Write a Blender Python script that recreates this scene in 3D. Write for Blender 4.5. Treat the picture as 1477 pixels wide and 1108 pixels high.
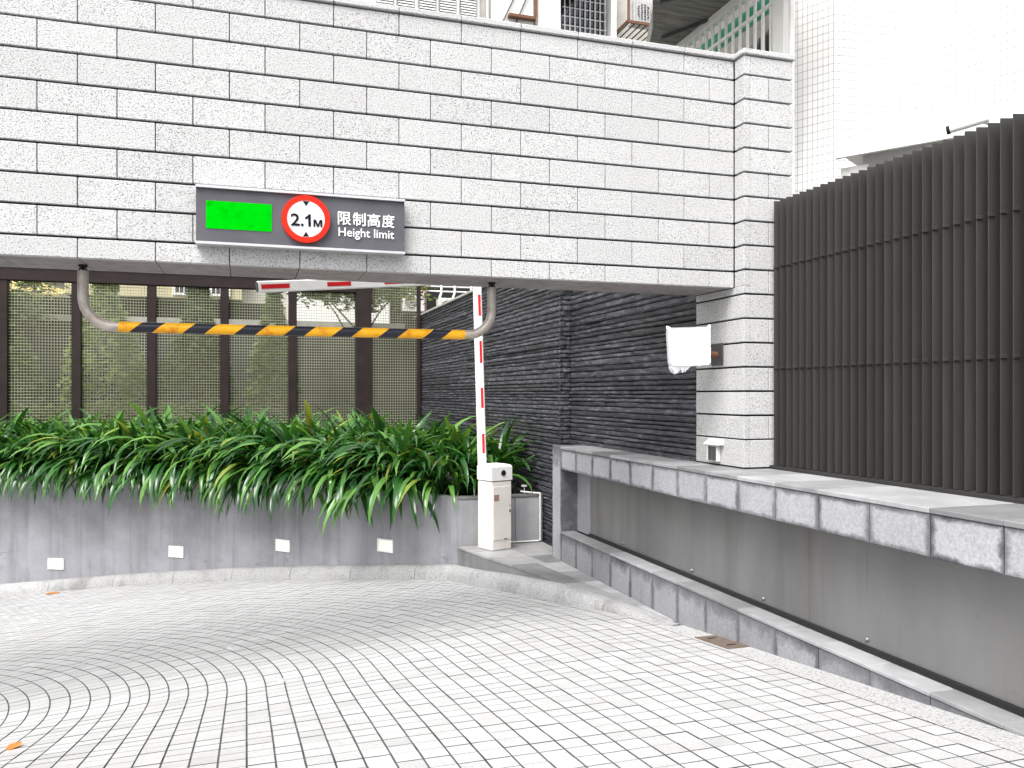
import bpy, math, random
from mathutils import Vector, Matrix
R = math.radians
rnd = random.Random(7)
sc = bpy.context.scene
col = sc.collection
for o in list(bpy.data.objects): bpy.data.objects.remove(o)

# ------------------------------------------------------------ camera, sky, sun, exposure
# metres; the origin is the photographer's lens, X runs along the stone wall, Y into the courtyard
cam = bpy.data.cameras.new('camera'); co = bpy.data.objects.new('camera', cam); col.objects.link(co)
cam.sensor_width = 36; cam.lens = 36*1190/1477; cam.shift_y = 15/1477
cam.clip_start = .05; cam.clip_end = 2000
co.rotation_euler = (R(90), 0, R(-17.85)); sc.camera = co

SUN_EL, SUN_AZ = 56, 222      # degrees; azimuth measured clockwise from +Y: the light comes from behind the camera
w = bpy.data.worlds.new('World'); sc.world = w; w.use_nodes = True
nt = w.node_tree; nt.nodes.clear()
sky = nt.nodes.new('ShaderNodeTexSky'); sky.sky_type = 'NISHITA'; sky.sun_disc = False
sky.sun_elevation = R(SUN_EL); sky.sun_rotation = R(SUN_AZ); sky.air_density = 1.0; sky.dust_density = 5.0; sky.ozone_density = .6
hs = nt.nodes.new('ShaderNodeHueSaturation'); hs.inputs['Saturation'].default_value = .12   # a white overcast sky
bg = nt.nodes.new('ShaderNodeBackground'); bg.inputs['Strength'].default_value = .15
ow = nt.nodes.new('ShaderNodeOutputWorld')
nt.links.new(sky.outputs[0], hs.inputs['Color']); nt.links.new(hs.outputs[0], bg.inputs[0]); nt.links.new(bg.outputs[0], ow.inputs[0])
sl = bpy.data.lights.new('sun', 'SUN'); sl.energy = 1.35; sl.angle = R(35); sl.color = (1, .975, .95)
so = bpy.data.objects.new('sun', sl); col.objects.link(so)
sd = Vector((math.sin(R(SUN_AZ))*math.cos(R(SUN_EL)), math.cos(R(SUN_AZ))*math.cos(R(SUN_EL)), math.sin(R(SUN_EL))))
so.rotation_euler = sd.to_track_quat('Z', 'Y').to_euler(); so.location = (0, 0, 20)
vs = sc.view_settings; vs.view_transform = 'Standard'; vs.look = 'None'; vs.gamma = 1; vs.exposure = 1.2; vs.use_curve_mapping = False
sc.cycles.use_denoising = True
sc.cycles.max_bounces = 8; sc.cycles.sample_clamp_indirect = 6

# ------------------------------------------------------------ materials
class G:
    """small node-graph helper"""
    def __init__(s, name):
        s.m = bpy.data.materials.new(name); s.m.use_nodes = True; s.t = s.m.node_tree; s.n = s.t.nodes
        s.b = s.n['Principled BSDF']
    def new(s, ty, **kw):
        x = s.n.new(ty)
        for k, v in kw.items():
            if k.startswith('_'): setattr(x, k[1:], v)
        return x
    def link(s, a, b): s.t.links.new(a, b)
    def put(s, inp, v):
        if hasattr(v, 'is_output'): s.link(v, inp)
        else: inp.default_value = v
    def coord(s, kind='Object'): return s.new('ShaderNodeTexCoord').outputs[kind]
    def pos(s): return s.new('ShaderNodeNewGeometry').outputs['Position']
    def mapping(s, v, scale=(1,1,1), loc=(0,0,0), rot=(0,0,0)):
        m = s.new('ShaderNodeMapping'); s.link(v, m.inputs[0]); m.inputs['Scale'].default_value = scale
        m.inputs['Location'].default_value = loc; m.inputs['Rotation'].default_value = rot; return m.outputs[0]
    def noise(s, v, scale, detail=4, rough=.55, dist=0):
        x = s.new('ShaderNodeTexNoise'); s.link(v, x.inputs['Vector']); x.inputs['Scale'].default_value = scale
        x.inputs['Detail'].default_value = detail; x.inputs['Roughness'].default_value = rough; x.inputs['Distortion'].default_value = dist
        return x.outputs[0]
    def voro(s, v, scale):
        x = s.new('ShaderNodeTexVoronoi'); s.link(v, x.inputs['Vector']); x.inputs['Scale'].default_value = scale; return x.outputs
    def ramp(s, f, stops):
        x = s.new('ShaderNodeValToRGB'); s.put(x.inputs[0], f); e = x.color_ramp.elements
        while len(e) < len(stops): e.new(.5)
        for el, (p, c) in zip(e, stops):
            el.position = p; el.color = (*c, 1) if isinstance(c, tuple) else (c, c, c, 1)
        return x.outputs[0]
    def mix(s, f, a, b, mode='MIX'):
        x = s.new('ShaderNodeMix', _data_type='RGBA', _blend_type=mode)
        s.put(x.inputs[0], f)
        for i, v in ((6, a), (7, b)):
            s.put(x.inputs[i], (*v, 1) if isinstance(v, tuple) and len(v) == 3 else v)
        return x.outputs[2]
    def math(s, op, a, b=0.0, c=None, clamp=False):
        x = s.new('ShaderNodeMath', _operation=op, _use_clamp=clamp); s.put(x.inputs[0], a); s.put(x.inputs[1], b)
        if c is not None: s.put(x.inputs[2], c)
        return x.outputs[0]
    def rand(s): return s.new('ShaderNodeObjectInfo').outputs['Random']
    def sep(s, v):
        x = s.new('ShaderNodeSeparateXYZ'); s.link(v, x.inputs[0]); return x.outputs
    def bump(s, h, strength=.3, dist=.01):
        x = s.new('ShaderNodeBump'); s.put(x.inputs['Height'], h); x.inputs['Strength'].default_value = strength
        x.inputs['Distance'].default_value = dist; s.link(x.outputs[0], s.b.inputs['Normal']); return x
    def done(s, colour, rough=.7, metal=0.0, spec=.5):
        s.put(s.b.inputs['Base Color'], (*colour, 1) if isinstance(colour, tuple) else colour)
        s.put(s.b.inputs['Roughness'], rough); s.b.inputs['Metallic'].default_value = metal
        s.b.inputs['Specular IOR Level'].default_value = spec
        return s.m

def gscale(g, colour, amount, centre=.5):
    """per-object brightness"""
    f = g.math('MULTIPLY_ADD', g.rand(), amount, 1 - amount*centre)
    cmb = g.new('ShaderNodeCombineColor'); [g.link(f, cmb.inputs[i]) for i in range(3)]
    return g.mix(1.0, colour, cmb.outputs[0], 'MULTIPLY')

M = {}
def granite():
    g = G('white_granite'); p = g.pos()
    sp = g.noise(p, 112, 1, .5)
    c = g.ramp(sp, [(.26, .09), (.34, .23), (.42, .40), (.52, .465), (.7, .50)])
    big = g.noise(p, 1.3, 4); c = g.mix(g.ramp(big, [(.35, .0), (.75, .25)]), c, (.46, .455, .45), 'MIX')
    dirt = g.noise(g.mapping(p, (5, 5, .8)), 1.0, 6)
    c = g.mix(g.ramp(dirt, [(.56, 0.0), (.85, .15)]), c, (.28, .275, .27))
    c = gscale(g, c, .08)
    g.bump(sp, .5, .008)
    return g.done(c, .85, spec=.3)
M['granite'] = granite()
def plain(name, c, rough=.6, metal=0.0, var=.0, nscale=8, namt=.25, bump=0, spec=.5, stretch=(1,1,1)):
    g = G(name); p = g.pos()
    n = g.noise(g.mapping(p, stretch), nscale, 6, .6)
    dark = tuple(v*(1-namt) for v in c); lite = tuple(min(1, v*(1+namt*.6)) for v in c)
    cc = g.ramp(n, [(.3, dark), (.7, lite)])
    if var: cc = gscale(g, cc, var)
    if bump: g.bump(g.noise(p, nscale*6, 4), bump, .01)
    return g.done(cc, rough, metal, spec)
def emit(name, c, e):
    g = G(name); g.b.inputs['Emission Color'].default_value = (*c, 1); g.b.inputs['Emission Strength'].default_value = e
    return g.done(c, .4)
M['gap'] = plain('mortar_gap', (.018, .018, .019), .95)
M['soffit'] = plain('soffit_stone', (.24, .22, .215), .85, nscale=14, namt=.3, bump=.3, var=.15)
def slate():
    g = G('dark_slate'); p = g.pos()
    n = g.noise(g.mapping(p, (3, 3, 14)), 2.2, 8, .65); f = g.noise(p, 45, 5, .7)
    c = g.ramp(n, [(.3, (.014, .014, .017)), (.52, (.042, .042, .051)), (.68, (.13, .13, .15))])
    c = g.mix(g.ramp(f, [(.5, .0), (.75, .55)]), c, (.12, .12, .135))
    c = gscale(g, c, .9, .4)
    g.bump(g.mix(.5, n, f), .9, .02)
    return g.done(c, .52, spec=.5)
M['slate'] = slate()
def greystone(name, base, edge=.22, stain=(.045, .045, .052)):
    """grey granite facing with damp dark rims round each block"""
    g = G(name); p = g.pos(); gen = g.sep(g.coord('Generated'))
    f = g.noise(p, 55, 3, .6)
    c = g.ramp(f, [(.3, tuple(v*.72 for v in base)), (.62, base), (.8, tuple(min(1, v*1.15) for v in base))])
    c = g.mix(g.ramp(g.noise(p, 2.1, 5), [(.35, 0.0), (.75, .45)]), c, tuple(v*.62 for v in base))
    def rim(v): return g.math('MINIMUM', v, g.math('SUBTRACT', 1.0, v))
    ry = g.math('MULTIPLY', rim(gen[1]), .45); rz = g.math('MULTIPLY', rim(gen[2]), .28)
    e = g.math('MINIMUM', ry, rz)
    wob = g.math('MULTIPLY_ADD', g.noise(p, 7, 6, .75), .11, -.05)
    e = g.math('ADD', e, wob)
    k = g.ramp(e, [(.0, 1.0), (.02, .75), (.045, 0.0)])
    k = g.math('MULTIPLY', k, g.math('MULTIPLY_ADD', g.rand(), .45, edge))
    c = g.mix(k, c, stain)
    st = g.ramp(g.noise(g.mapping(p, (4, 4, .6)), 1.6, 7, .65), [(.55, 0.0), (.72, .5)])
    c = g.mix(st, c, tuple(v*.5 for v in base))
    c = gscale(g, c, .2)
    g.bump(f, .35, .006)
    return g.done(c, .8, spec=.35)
M['parapet'] = greystone('parapet_stone', (.37, .37, .39), .6)
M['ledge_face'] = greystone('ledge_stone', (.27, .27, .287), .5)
M['slab'] = plain('paving_slab', (.27, .27, .27), .6, var=.75, nscale=3, namt=.3, bump=.15)
M['slab_light'] = plain('cap_slab', (.255, .255, .262), .55, var=.7, nscale=4, namt=.25, bump=.15)
def concrete(name, base, streak=.5):
    g = G(name); p = g.pos()
    n = g.noise(p, 1.8, 7, .6); s2 = g.noise(g.mapping(p, (5, 5, .35)), 1.2, 7, .65); f = g.noise(p, 40, 4)
    c = g.ramp(n, [(.3, tuple(v*.75 for v in base)), (.7, tuple(v*1.12 for v in base))])
    c = g.mix(g.ramp(s2, [(.48, 0.0), (.72, streak)]), c, tuple(v*.42 for v in base))
    c = g.mix(g.ramp(g.noise(g.mapping(p, (1.5, 1.5, 3.2)), 2.3, 5), [(.66, 0.0), (.7, .45)]), c, tuple(v*.55 for v in base))
    c = g.mix(.12, c, f, 'OVERLAY')
    g.bump(g.mix(.5, n, f), .25, .01)
    return g.done(c, .75, spec=.35)
M['concrete'] = concrete('planter_concrete', (.265, .263, .285))
M['concrete_light'] = concrete('stone_panel', (.33, .33, .345), .3)
M['concrete2'] = concrete('walkway_riser', (.20, .20, .205), .6)
M['kerb'] = None
def kerbmat():
    g = G('kerb_concrete'); p = g.pos()
    f = g.noise(p, 60, 3); n = g.noise(p, 2.4, 7, .7)
    c = g.ramp(f, [(.3, .17), (.45, .30), (.75, .37)])
    c = g.mix(g.ramp(n, [(.5, 0.0), (.72, .75)]), c, (.13, .125, .12))
    c = gscale(g, c, .12); g.bump(f, .5, .01); return g.done(c, .85, spec=.3)
M['kerb'] = kerbmat()
def paver():
    g = G('granite_paver'); p = g.pos()
    f = g.noise(p, 90, 2, .6); n = g.noise(p, .8, 6, .62); n2 = g.noise(p, 5, 5, .65)
    c = g.ramp(f, [(.28, .25), (.42, .375), (.7, .42)])
    at = g.new('ShaderNodeAttribute'); at.attribute_name = 'tone'
    cmb = g.new('ShaderNodeCombineColor'); [g.link(at.outputs['Fac'], cmb.inputs[i]) for i in range(3)]
    c = g.mix(1.0, c, cmb.outputs[0], 'MULTIPLY')
    c = g.mix(g.ramp(n, [(.5, 0.0), (.8, .45)]), c, (.27, .267, .26))
    c = g.mix(g.ramp(n2, [(.55, 0.0), (.8, .4)]), c, (.24, .235, .23))
    g.bump(f, .35, .006)
    return g.done(c, .62, spec=.4)
M['paver'] = paver()
M['grout'] = plain('paver_grout', (.075, .075, .08), .95, nscale=7, namt=.8)
M['pebble'] = None
def pebble():
    g = G('pebbledash'); p = g.pos(); v = g.voro(p, 70)[0]
    c = g.ramp(v, [(.1, .42), (.6, .36), (.9, .2)]); g.bump(v, .8, .01); return g.done(c, .85)
M['pebble'] = pebble()
def panelmetal():
    g = G('weathered_steel_panel'); p = g.pos()
    s1 = g.noise(g.mapping(p, (1.2, 1.2, .5)), 1.1, 4, .5); s2 = g.noise(g.mapping(p, (5, 5, .5)), .9, 4, .5); f = g.noise(p, 70, 3)
    c = g.ramp(s1, [(.3, (.16, .16, .16)), (.5, (.20, .20, .2)), (.7, (.245, .245, .245))])
    c = g.mix(g.ramp(g.noise(g.mapping(p, (.9, .9, .25)), 1.3, 4), [(.56, 0.0), (.74, .35)]), c, (.26, .205, .18))
    c = g.mix(g.ramp(s2, [(.52, 0.0), (.75, .45)]), c, (.10, .097, .094))
    dr = g.noise(g.mapping(p, (14, 14, .7)), 1.0, 6, .65); lim = g.ramp(g.noise(p, 1.7, 3), [(.45, 0.0), (.65, 1.0)])
    c = g.mix(g.math('MULTIPLY', g.ramp(dr, [(.58, 0.0), (.7, .4)]), lim), c, (.12, .085, .065))
    c = g.mix(g.ramp(g.noise(p, 11, 7, .7), [(.6, 0.0), (.78, .35)]), c, (.11, .108, .105))
    g.bump(f, .08, .004)
    return g.done(c, g.ramp(s2, [(.3, .30), (.7, .42)]), .5)
M['panel'] = panelmetal()
M['black'] = plain('black_gap', (.008, .008, .008), .9)
def louvremat():
    g = G('charcoal_powder_coat'); p = g.pos()
    c = g.ramp(g.noise(g.mapping(p, (6, 6, .7)), 1.3, 6, .65), [(.35, (.019, .018, .017)), (.6, (.0235, .0225, .0212)), (.8, (.035, .034, .032))])
    c = g.mix(g.ramp(g.noise(p, 26, 6, .7), [(.66, 0.0), (.8, .25)]), c, (.07, .068, .062))
    c = gscale(g, c, .35); return g.done(c, .5)
M['louvre'] = louvremat()
M['brown'] = plain('brown_painted_steel', (.022, .0145, .014), .6, nscale=4, namt=.3, spec=.2)
def wiremat():
    g = G('galvanised_wire'); p = g.pos()
    n = g.noise(p, .8, 4); c = g.ramp(n, [(.3, (.22, .225, .15)), (.7, (.36, .365, .26))]); return g.done(c, .5, .2)
M['wire'] = wiremat()
M['white'] = plain('white_paint', (.78, .775, .75), .4, nscale=5, namt=.07)
def creammat():
    g = G('cream_cabinet_paint'); p = g.pos()
    c = g.ramp(g.noise(p, 3, 5), [(.3, (.64, .60, .55)), (.7, (.73, .70, .66))])
    c = g.mix(g.ramp(g.noise(g.mapping(p, (16, 16, 1.5)), 1.0, 6, .65), [(.58, 0.0), (.75, .4)]), c, (.42, .36, .30))
    c = g.mix(g.ramp(g.noise(p, 40, 5, .7), [(.68, 0.0), (.76, .5)]), c, (.30, .22, .17))
    return g.done(c, .42)
M['cream'] = creammat()
M['red'] = plain('red_reflective', (.55, .015, .02), .5, namt=.12, spec=.2)
M['ringred'] = plain('sign_red', (.62, .02, .008), .6, namt=.05, spec=.12)
M['signgrey'] = plain('sign_grey', (.085, .085, .098), .55, nscale=5, namt=.18, spec=.25)
M['alu'] = plain('aluminium_trim', (.55, .55, .57), .35, .5, namt=.1)
M['bolt'] = plain('dull_bolt', (.22, .21, .2), .45, .6)
M['signwhite'] = plain('sign_white', (.74, .74, .74), .4, namt=.03)
M['ink'] = plain('sign_black', (.010, .011, .017), .8, spec=.08)
M['lock'] = plain('blue_black_plastic', (.012, .016, .03), .3)
def led():
    g = G('green_led_screen'); p = g.coord('Object')
    n = g.noise(g.mapping(p, (1, 1, 1)), 14, 3); s = g.sep(p)
    dots = g.math('MULTIPLY', g.math('SINE', g.math('MULTIPLY', s[0], 400.0)), .04)
    c = g.ramp(g.math('ADD', n, dots), [(.25, (.0, .18, .0)), (.40, (.0, .38, .003)), (.7, (.0, .44, .004))])
    g.link(c, g.b.inputs['Emission Color']); g.b.inputs['Emission Strength'].default_value = .9
    return g.done((.0, .02, .0), 1.0, spec=0.0)
M['led'] = led()
def stripes():
    g = G('yellow_black_hazard_paint'); p = g.pos(); s = g.sep(p)
    t = g.math('SUBTRACT', s[0], g.math('MULTIPLY', s[2], 1.25))
    fr = g.math('FRACT', g.math('DIVIDE', g.math('ADD', t, 5.0), .3475))
    k = g.math('LESS_THAN', g.math('ADD', fr, g.math('MULTIPLY_ADD', g.noise(p, 60, 2), .02, -.01)), .575)
    wear = g.noise(p, 9, 6, .7)
    y = g.ramp(wear, [(.3, (.55, .17, .005)), (.45, (.76, .37, .008)), (.75, (.82, .43, .012))])
    b = g.ramp(wear, [(.3, (.008, .009, .016)), (.7, (.02, .022, .035))])
    c = g.mix(k, b, y)
    c = g.mix(g.ramp(g.noise(p, 24, 6, .7), [(.68, 0.0), (.74, .7)]), c, (.16, .07, .03))
    return g.done(c, .35)
M['hazard'] = stripes(); M['hazard'].node_tree.nodes['Principled BSDF'].inputs['Specular IOR Level'].default_value = .3
def rustpipe():
    g = G('galvanised_pipe'); p = g.pos()
    c = g.ramp(g.noise(p, 7, 7, .7), [(.35, (.46, .44, .41)), (.55, (.36, .32, .28)), (.74, (.24, .13, .07))]); return g.done(c, .4, .25)
M['pipe'] = rustpipe()
def rust(name='rust', a=(.20, .085, .04), b=(.09, .045, .03)):
    g = G(name); p = g.pos(); c = g.ramp(g.noise(p, 16, 7, .7), [(.3, b), (.7, a)]); g.bump(g.noise(p, 60, 4), .4, .004); return g.done(c, .8)
M['rust'] = rust()
M['drain'] = rust('rusty_drain_plate', (.15, .105, .08), (.075, .06, .05))
M['plasticwrap'] = None
def wrap():
    g = G('white_plastic_sheet'); p = g.pos(); g.bump(g.noise(g.mapping(p, (12, 12, 5)), 2.0, 5, .6, 1.2), .25, .02); return g.done((.86, .86, .88), .3)
M['plasticwrap'] = wrap()
M['soil'] = plain('planter_soil', (.03, .024, .018), .95, nscale=12, bump=.6)
def leaf(name, a, b, c3, rough=.32):
    g = G(name); p = g.coord('Object')
    c = g.ramp(g.rand(), [(0.0, a), (.5, b), (.93, c3), (1.0, tuple(v*k for v, k in zip(c3, (2.2, 1.0, .8))))])
    c = g.mix(g.ramp(g.noise(g.mapping(p, (3, 40, 3)), 2.0, 4), [(.4, 0.0), (.8, .35)]), c, tuple(v*.55 for v in a))
    tr = g.new('ShaderNodeBsdfTranslucent'); g.link(g.mix(1.0, c, (1.4, 1.5, .7), 'MULTIPLY'), tr.inputs[0])
    ms = g.new('ShaderNodeMixShader'); ms.inputs[0].default_value = .25
    m = g.done(c, rough); out = g.n['Material Output']
    g.link(g.b.outputs[0], ms.inputs[1]); g.link(tr.outputs[0], ms.inputs[2]); g.link(ms.outputs[0], out.inputs[0])
    return m
M['strap'] = leaf('strap_leaf', (.010, .05, .012), (.03, .11, .022), (.125, .28, .055), .2)
M['conifer'] = leaf('conifer_leaf', (.035, .065, .012), (.09, .14, .028), (.20, .26, .065), .6)
M['olive'] = leaf('tree_leaf', (.05, .085, .014), (.12, .17, .03), (.24, .28, .07), .55)
M['bark'] = plain('bark', (.06, .045, .035), .9, nscale=20, bump=.5)
M['tile_beige'] = plain('beige_wall', (.55, .53, .48), .6, nscale=2, namt=.15)
M['pale_yellow'] = plain('pale_yellow_plaster', (.52, .47, .30), .8, nscale=2, namt=.15, stretch=(2, 2, .4))
M['greywall'] = concrete('old_grey_wall', (.04, .04, .04), .5)
M['coping'] = plain('pale_coping', (.32, .31, .29), .8, nscale=5)
M['shade_dark'] = plain('painted_shade', (.012, .013, .012), .7)  # near-black colour that paints shade onto the apartment block's lower wall
M['glass'] = plain('dark_window_glass', (.02, .024, .026), .08, spec=.8)
M['white_tile'] = None
def wtile():
    g = G('white_wall_tile'); p = g.pos()
    c = g.ramp(g.noise(p, .35, 5), [(.3, (.64, .63, .61)), (.6, (.72, .717, .71))])
    c = g.mix(g.ramp(g.noise(g.mapping(p, (4, 4, .5)), 1.2, 6), [(.6, 0.0), (.8, .3)]), c, (.55, .52, .47))
    return g.done(c, .22)
M['white_tile'] = wtile()
M['tilegrout'] = plain('tile_grout', (.22, .21, .19), .9)
M['soffit_board'] = plain('stained_board_soffit', (.19, .185, .17), .85, nscale=2.5, namt=.55, stretch=(1, 6, 1))
M['greenplastic'] = plain('green_corrugated_plastic', (.03, .27, .17), .4, namt=.3)
M['yellowroof'] = plain('yellow_awning', (.50, .40, .14), .7, namt=.2)
M['pinkpipe'] = plain('faded_pink_pipe', (.33, .20, .18), .6, namt=.2)
M['wallground'] = plain('yard_ground', (.16, .155, .15), .9, nscale=1)
M['groundmat'] = plain('city_ground', (.22, .22, .22), .9, nscale=.3)
M['deadleaf'] = plain('orange_leaf', (.50, .16, .03), .7, namt=.3)
M['grimewhite'] = plain('grimy_white_plastic', (.60, .59, .56), .5, nscale=10, namt=.25)
M['darkgrille'] = plain('dark_grille', (.05, .05, .05), .6)
M['lamp_glass'] = emit('lamp_diffuser', (.80, .78, .70), .12)

# ------------------------------------------------------------ mesh helpers
class MB:
    def __init__(s): s.v = []; s.f = []; s.mi = []; s.cur = 0
    def add(s, vs, fs):
        n = len(s.v); s.v += [tuple(v) for v in vs]; s.f += [tuple(i+n for i in f) for f in fs]; s.mi += [s.cur]*len(fs); return s
    def box(s, x0, x1, y0, y1, z0, z1, m=None):
        vs = [(x, y, z) for z in (z0, z1) for y in (y0, y1) for x in (x0, x1)]
        if m: vs = [m @ Vector(v) for v in vs]
        return s.add(vs, [(0,2,3,1), (4,5,7,6), (0,1,5,4), (2,6,7,3), (0,4,6,2), (1,3,7,5)])
    def bev(s, x0, x1, y0, y1, z0, z1, b=.006, m=None):
        """box with all edges chamfered"""
        vs = []; fs = []
        P = lambda x, y, z: (x, y, z)
        X = (x0, x1); Y = (y0, y1); Z = (z0, z1); sg = (1, -1); ix = {}
        for i in (0, 1):
            for j in (0, 1):
                for k in (0, 1):
                    for a in range(3):
                        ix[i, j, k, a] = len(vs)
                        vs.append(Vector((X[i] + (0 if a == 0 else sg[i]*b), Y[j] + (0 if a == 1 else sg[j]*b), Z[k] + (0 if a == 2 else sg[k]*b))))
        for i in (0, 1):
            q = [ix[i,0,0,0], ix[i,0,1,0], ix[i,1,1,0], ix[i,1,0,0]]; fs.append(q if i == 0 else q[::-1])
            q = [ix[0,i,0,1], ix[1,i,0,1], ix[1,i,1,1], ix[0,i,1,1]]; fs.append(q if i == 0 else q[::-1])
            q = [ix[0,0,i,2], ix[0,1,i,2], ix[1,1,i,2], ix[1,0,i,2]]; fs.append(q if i == 0 else q[::-1])
        for i in (0, 1):
            for j in (0, 1):
                q = [ix[i,j,0,0], ix[i,j,0,1], ix[i,j,1,1], ix[i,j,1,0]]; fs.append(q if i == j else q[::-1])
                q = [ix[i,0,j,0], ix[i,1,j,0], ix[i,1,j,2], ix[i,0,j,2]]; fs.append(q if i == j else q[::-1])
                q = [ix[0,i,j,1], ix[0,i,j,2], ix[1,i,j,2], ix[1,i,j,1]]; fs.append(q if i == j else q[::-1])
                for k in (0, 1):
                    q = [ix[i,j,k,0], ix[i,j,k,1], ix[i,j,k,2]]; fs.append(q if (i+j+k) % 2 else q[::-1])
        if m: vs = [m @ v for v in vs]
        return s.add(vs, fs)
    def tube(s, pts, r, n=10, caps=True):
        pts = [Vector(p) for p in pts]; vs = []; fs = []
        rr = r if isinstance(r, (list, tuple)) else [r]*len(pts)
        up = Vector((0, 0, 1))
        d0 = (pts[1]-pts[0]).normalized()
        a = d0.cross(up if abs(d0.z) < .95 else Vector((1, 0, 0))).normalized()
        for i, p in enumerate(pts):
            d = (pts[min(i+1, len(pts)-1)] - pts[max(i-1, 0)]).normalized()
            a = (a - d*a.dot(d)).normalized(); b = d.cross(a)
            vs += [p + (a*math.cos(2*math.pi*k/n) + b*math.sin(2*math.pi*k/n))*rr[i] for k in range(n)]
        for i in range(len(pts)-1):
            for k in range(n): fs.append((i*n+k, i*n+(k+1) % n, (i+1)*n+(k+1) % n, (i+1)*n+k))
        if caps: fs += [tuple(range(n))[::-1], tuple(range((len(pts)-1)*n, len(pts)*n))]
        return s.add(vs, fs)
    def prism(s, poly, z0, z1):
        n = len(poly); vs = [(x, y, z0) for x, y in poly] + [(x, y, z1) for x, y in poly]
        return s.add(vs, [tuple(range(n))[::-1], tuple(range(n, 2*n))] + [(i, (i+1) % n, n+(i+1) % n, n+i) for i in range(n)])
    def mesh(s, name):
        me = bpy.data.meshes.new(name); me.from_pydata(s.v, [], s.f); return me
    def build(s, name, mat, parent=None, smooth=False, fix=False):
        me = s.mesh(name)
        if fix:
            import bmesh
            bm = bmesh.new(); bm.from_mesh(me); bmesh.ops.recalc_face_normals(bm, faces=bm.faces); bm.to_mesh(me); bm.free()
        for m_ in (mat if isinstance(mat, list) else [mat]): me.materials.append(m_)
        if isinstance(mat, list):
            for p, i in zip(me.polygons, s.mi): p.material_index = i
        if smooth: smoothify(me)
        return link(name, me, parent)
def smoothify(me, angle=40):
    for p in me.polygons: p.use_smooth = True
    me.set_sharp_from_angle(angle=R(angle))
def link(name, me, parent=None):
    o = bpy.data.objects.new(name, me); col.objects.link(o)
    if parent: o.parent = parent
    return o
def tag(o, label=None, cat=None, group=None, kind=None):
    if label: o['label'] = label
    if cat: o['category'] = cat
    if group: o['group'] = group
    if kind: o['kind'] = kind
    return o
def empty(name, loc=(0,0,0), rz=0):
    """an Empty; its children keep world coordinates unless rz/loc are wanted"""
    o = bpy.data.objects.new(name, None); o.empty_display_size = .2; col.objects.link(o)
    o.location = loc; o.rotation_euler = (0, 0, rz); return o
def wchild(o, root):
    """parent o (in world coordinates) under a moved root"""
    o.parent = root; o.matrix_parent_inverse = (Matrix.Translation(root.location) @ root.rotation_euler.to_matrix().to_4x4()).inverted(); return o
def inst(name, me, parent, M4):
    o = bpy.data.objects.new(name, me); col.objects.link(o); o.parent = parent; o.matrix_local = M4; return o

# ------------------------------------------------------------ the ramp surface
CX, CY = -4.75, 6.2            # the ramp comes straight towards us and turns left round this point, falling as it goes
def sstep(t): t = max(0.0, min(1.0, t)); return t*t*(3-2*t)
def zg(x, y):
    d = 5.5 - y
    base = -1.884 + .1016*d if d < 3 else -1.884 + .1016*3 + .1016*(1-math.exp(-(d-3)*.55))/.55
    return base - .07*max(0.0, 2.4-x)*sstep((y-3.6)/3.0)      # the inner side falls away as the turn begins
# outer edge of the ramp: foot of planter wall, then edge of the walkway
PLANTER = [(-9, 17.05), (-7.2, 16.8), (-5.5, 16.42), (-3.78, 15.83), (-3.27, 15.58), (-2.0, 14.93), (-.8, 14.1), (.3, 13.14), (1.3, 12.0), (2.162, 10.905), (2.583, 10.3)]
WALK = [(2.583, 10.3), (2.734, 9.538), (2.903, 8.975), (3.092, 8.135), (3.245, 7.569), (3.413, 7.054), (3.515, 6.25)]
def spline(pts, n=8):
    out = []
    for i in range(len(pts)-1):
        p0 = Vector(pts[max(i-1, 0)]); p1 = Vector(pts[i]); p2 = Vector(pts[i+1]); p3 = Vector(pts[min(i+2, len(pts)-1)])
        for k in range(n):
            t = k/n
            out.append(.5*((2*p1) + (p2-p0)*t + (2*p0-5*p1+4*p2-p3)*t*t + (3*p1-p0-3*p2+p3)*t**3))
    out.append(Vector(pts[-1])); return out
PC = spline(PLANTER, 10); WC = spline(WALK, 6)
EDGE = PC + WC[1:]
def normals(c):
    """unit normals pointing to the ramp side"""
    out = []
    for i in range(len(c)):
        d = (c[min(i+1, len(c)-1)] - c[max(i-1, 0)]).normalized(); out.append(Vector((d.y, -d.x)) * (1 if Vector((d.y, -d.x)).dot(Vector((CX, CY))-c[i]) > 0 else -1))
    return out
EN = normals(EDGE)
def edge_dist(x, y):
    """distance of a ramp point inside the edge (positive on the ramp)"""
    p = Vector((x, y)); best = 1e9; s = 0
    for q, n in zip(EDGE, EN):
        d = (p-q).length
        if d < best: best = d; s = (p-q).dot(n)
    return s if best < 3 else (best if y < 12 else -best)

ZW = -1.95                     # walkway level
driveway = None
mb = MB(); xs = [-10 + .25*i for i in range(55)]; ys = [-8 + .25*i for i in range(104)]
xs = [x for x in xs if x < 3.5] + [3.52]
nx = len(xs); vs_ = [(x, y, zg(x, y)-.0055) for y in ys for x in xs]
fs_ = [(j*nx+i, j*nx+i+1, (j+1)*nx+i+1, (j+1)*nx+i) for j in range(len(ys)-1) for i in range(nx-1)]
# keep the bed from poking out beyond the planter and under the walkway
fs_ = [f for f in fs_ if max(edge_dist(vs_[k][0], vs_[k][1]) for k in f) > -.35 or vs_[f[0]][1] < 6.2]
mb.add(vs_, fs_); driveway = mb.build('driveway', M['grout']); tag(driveway, 'pale granite paved driveway ramp curving down to the left', kind='structure')

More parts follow.
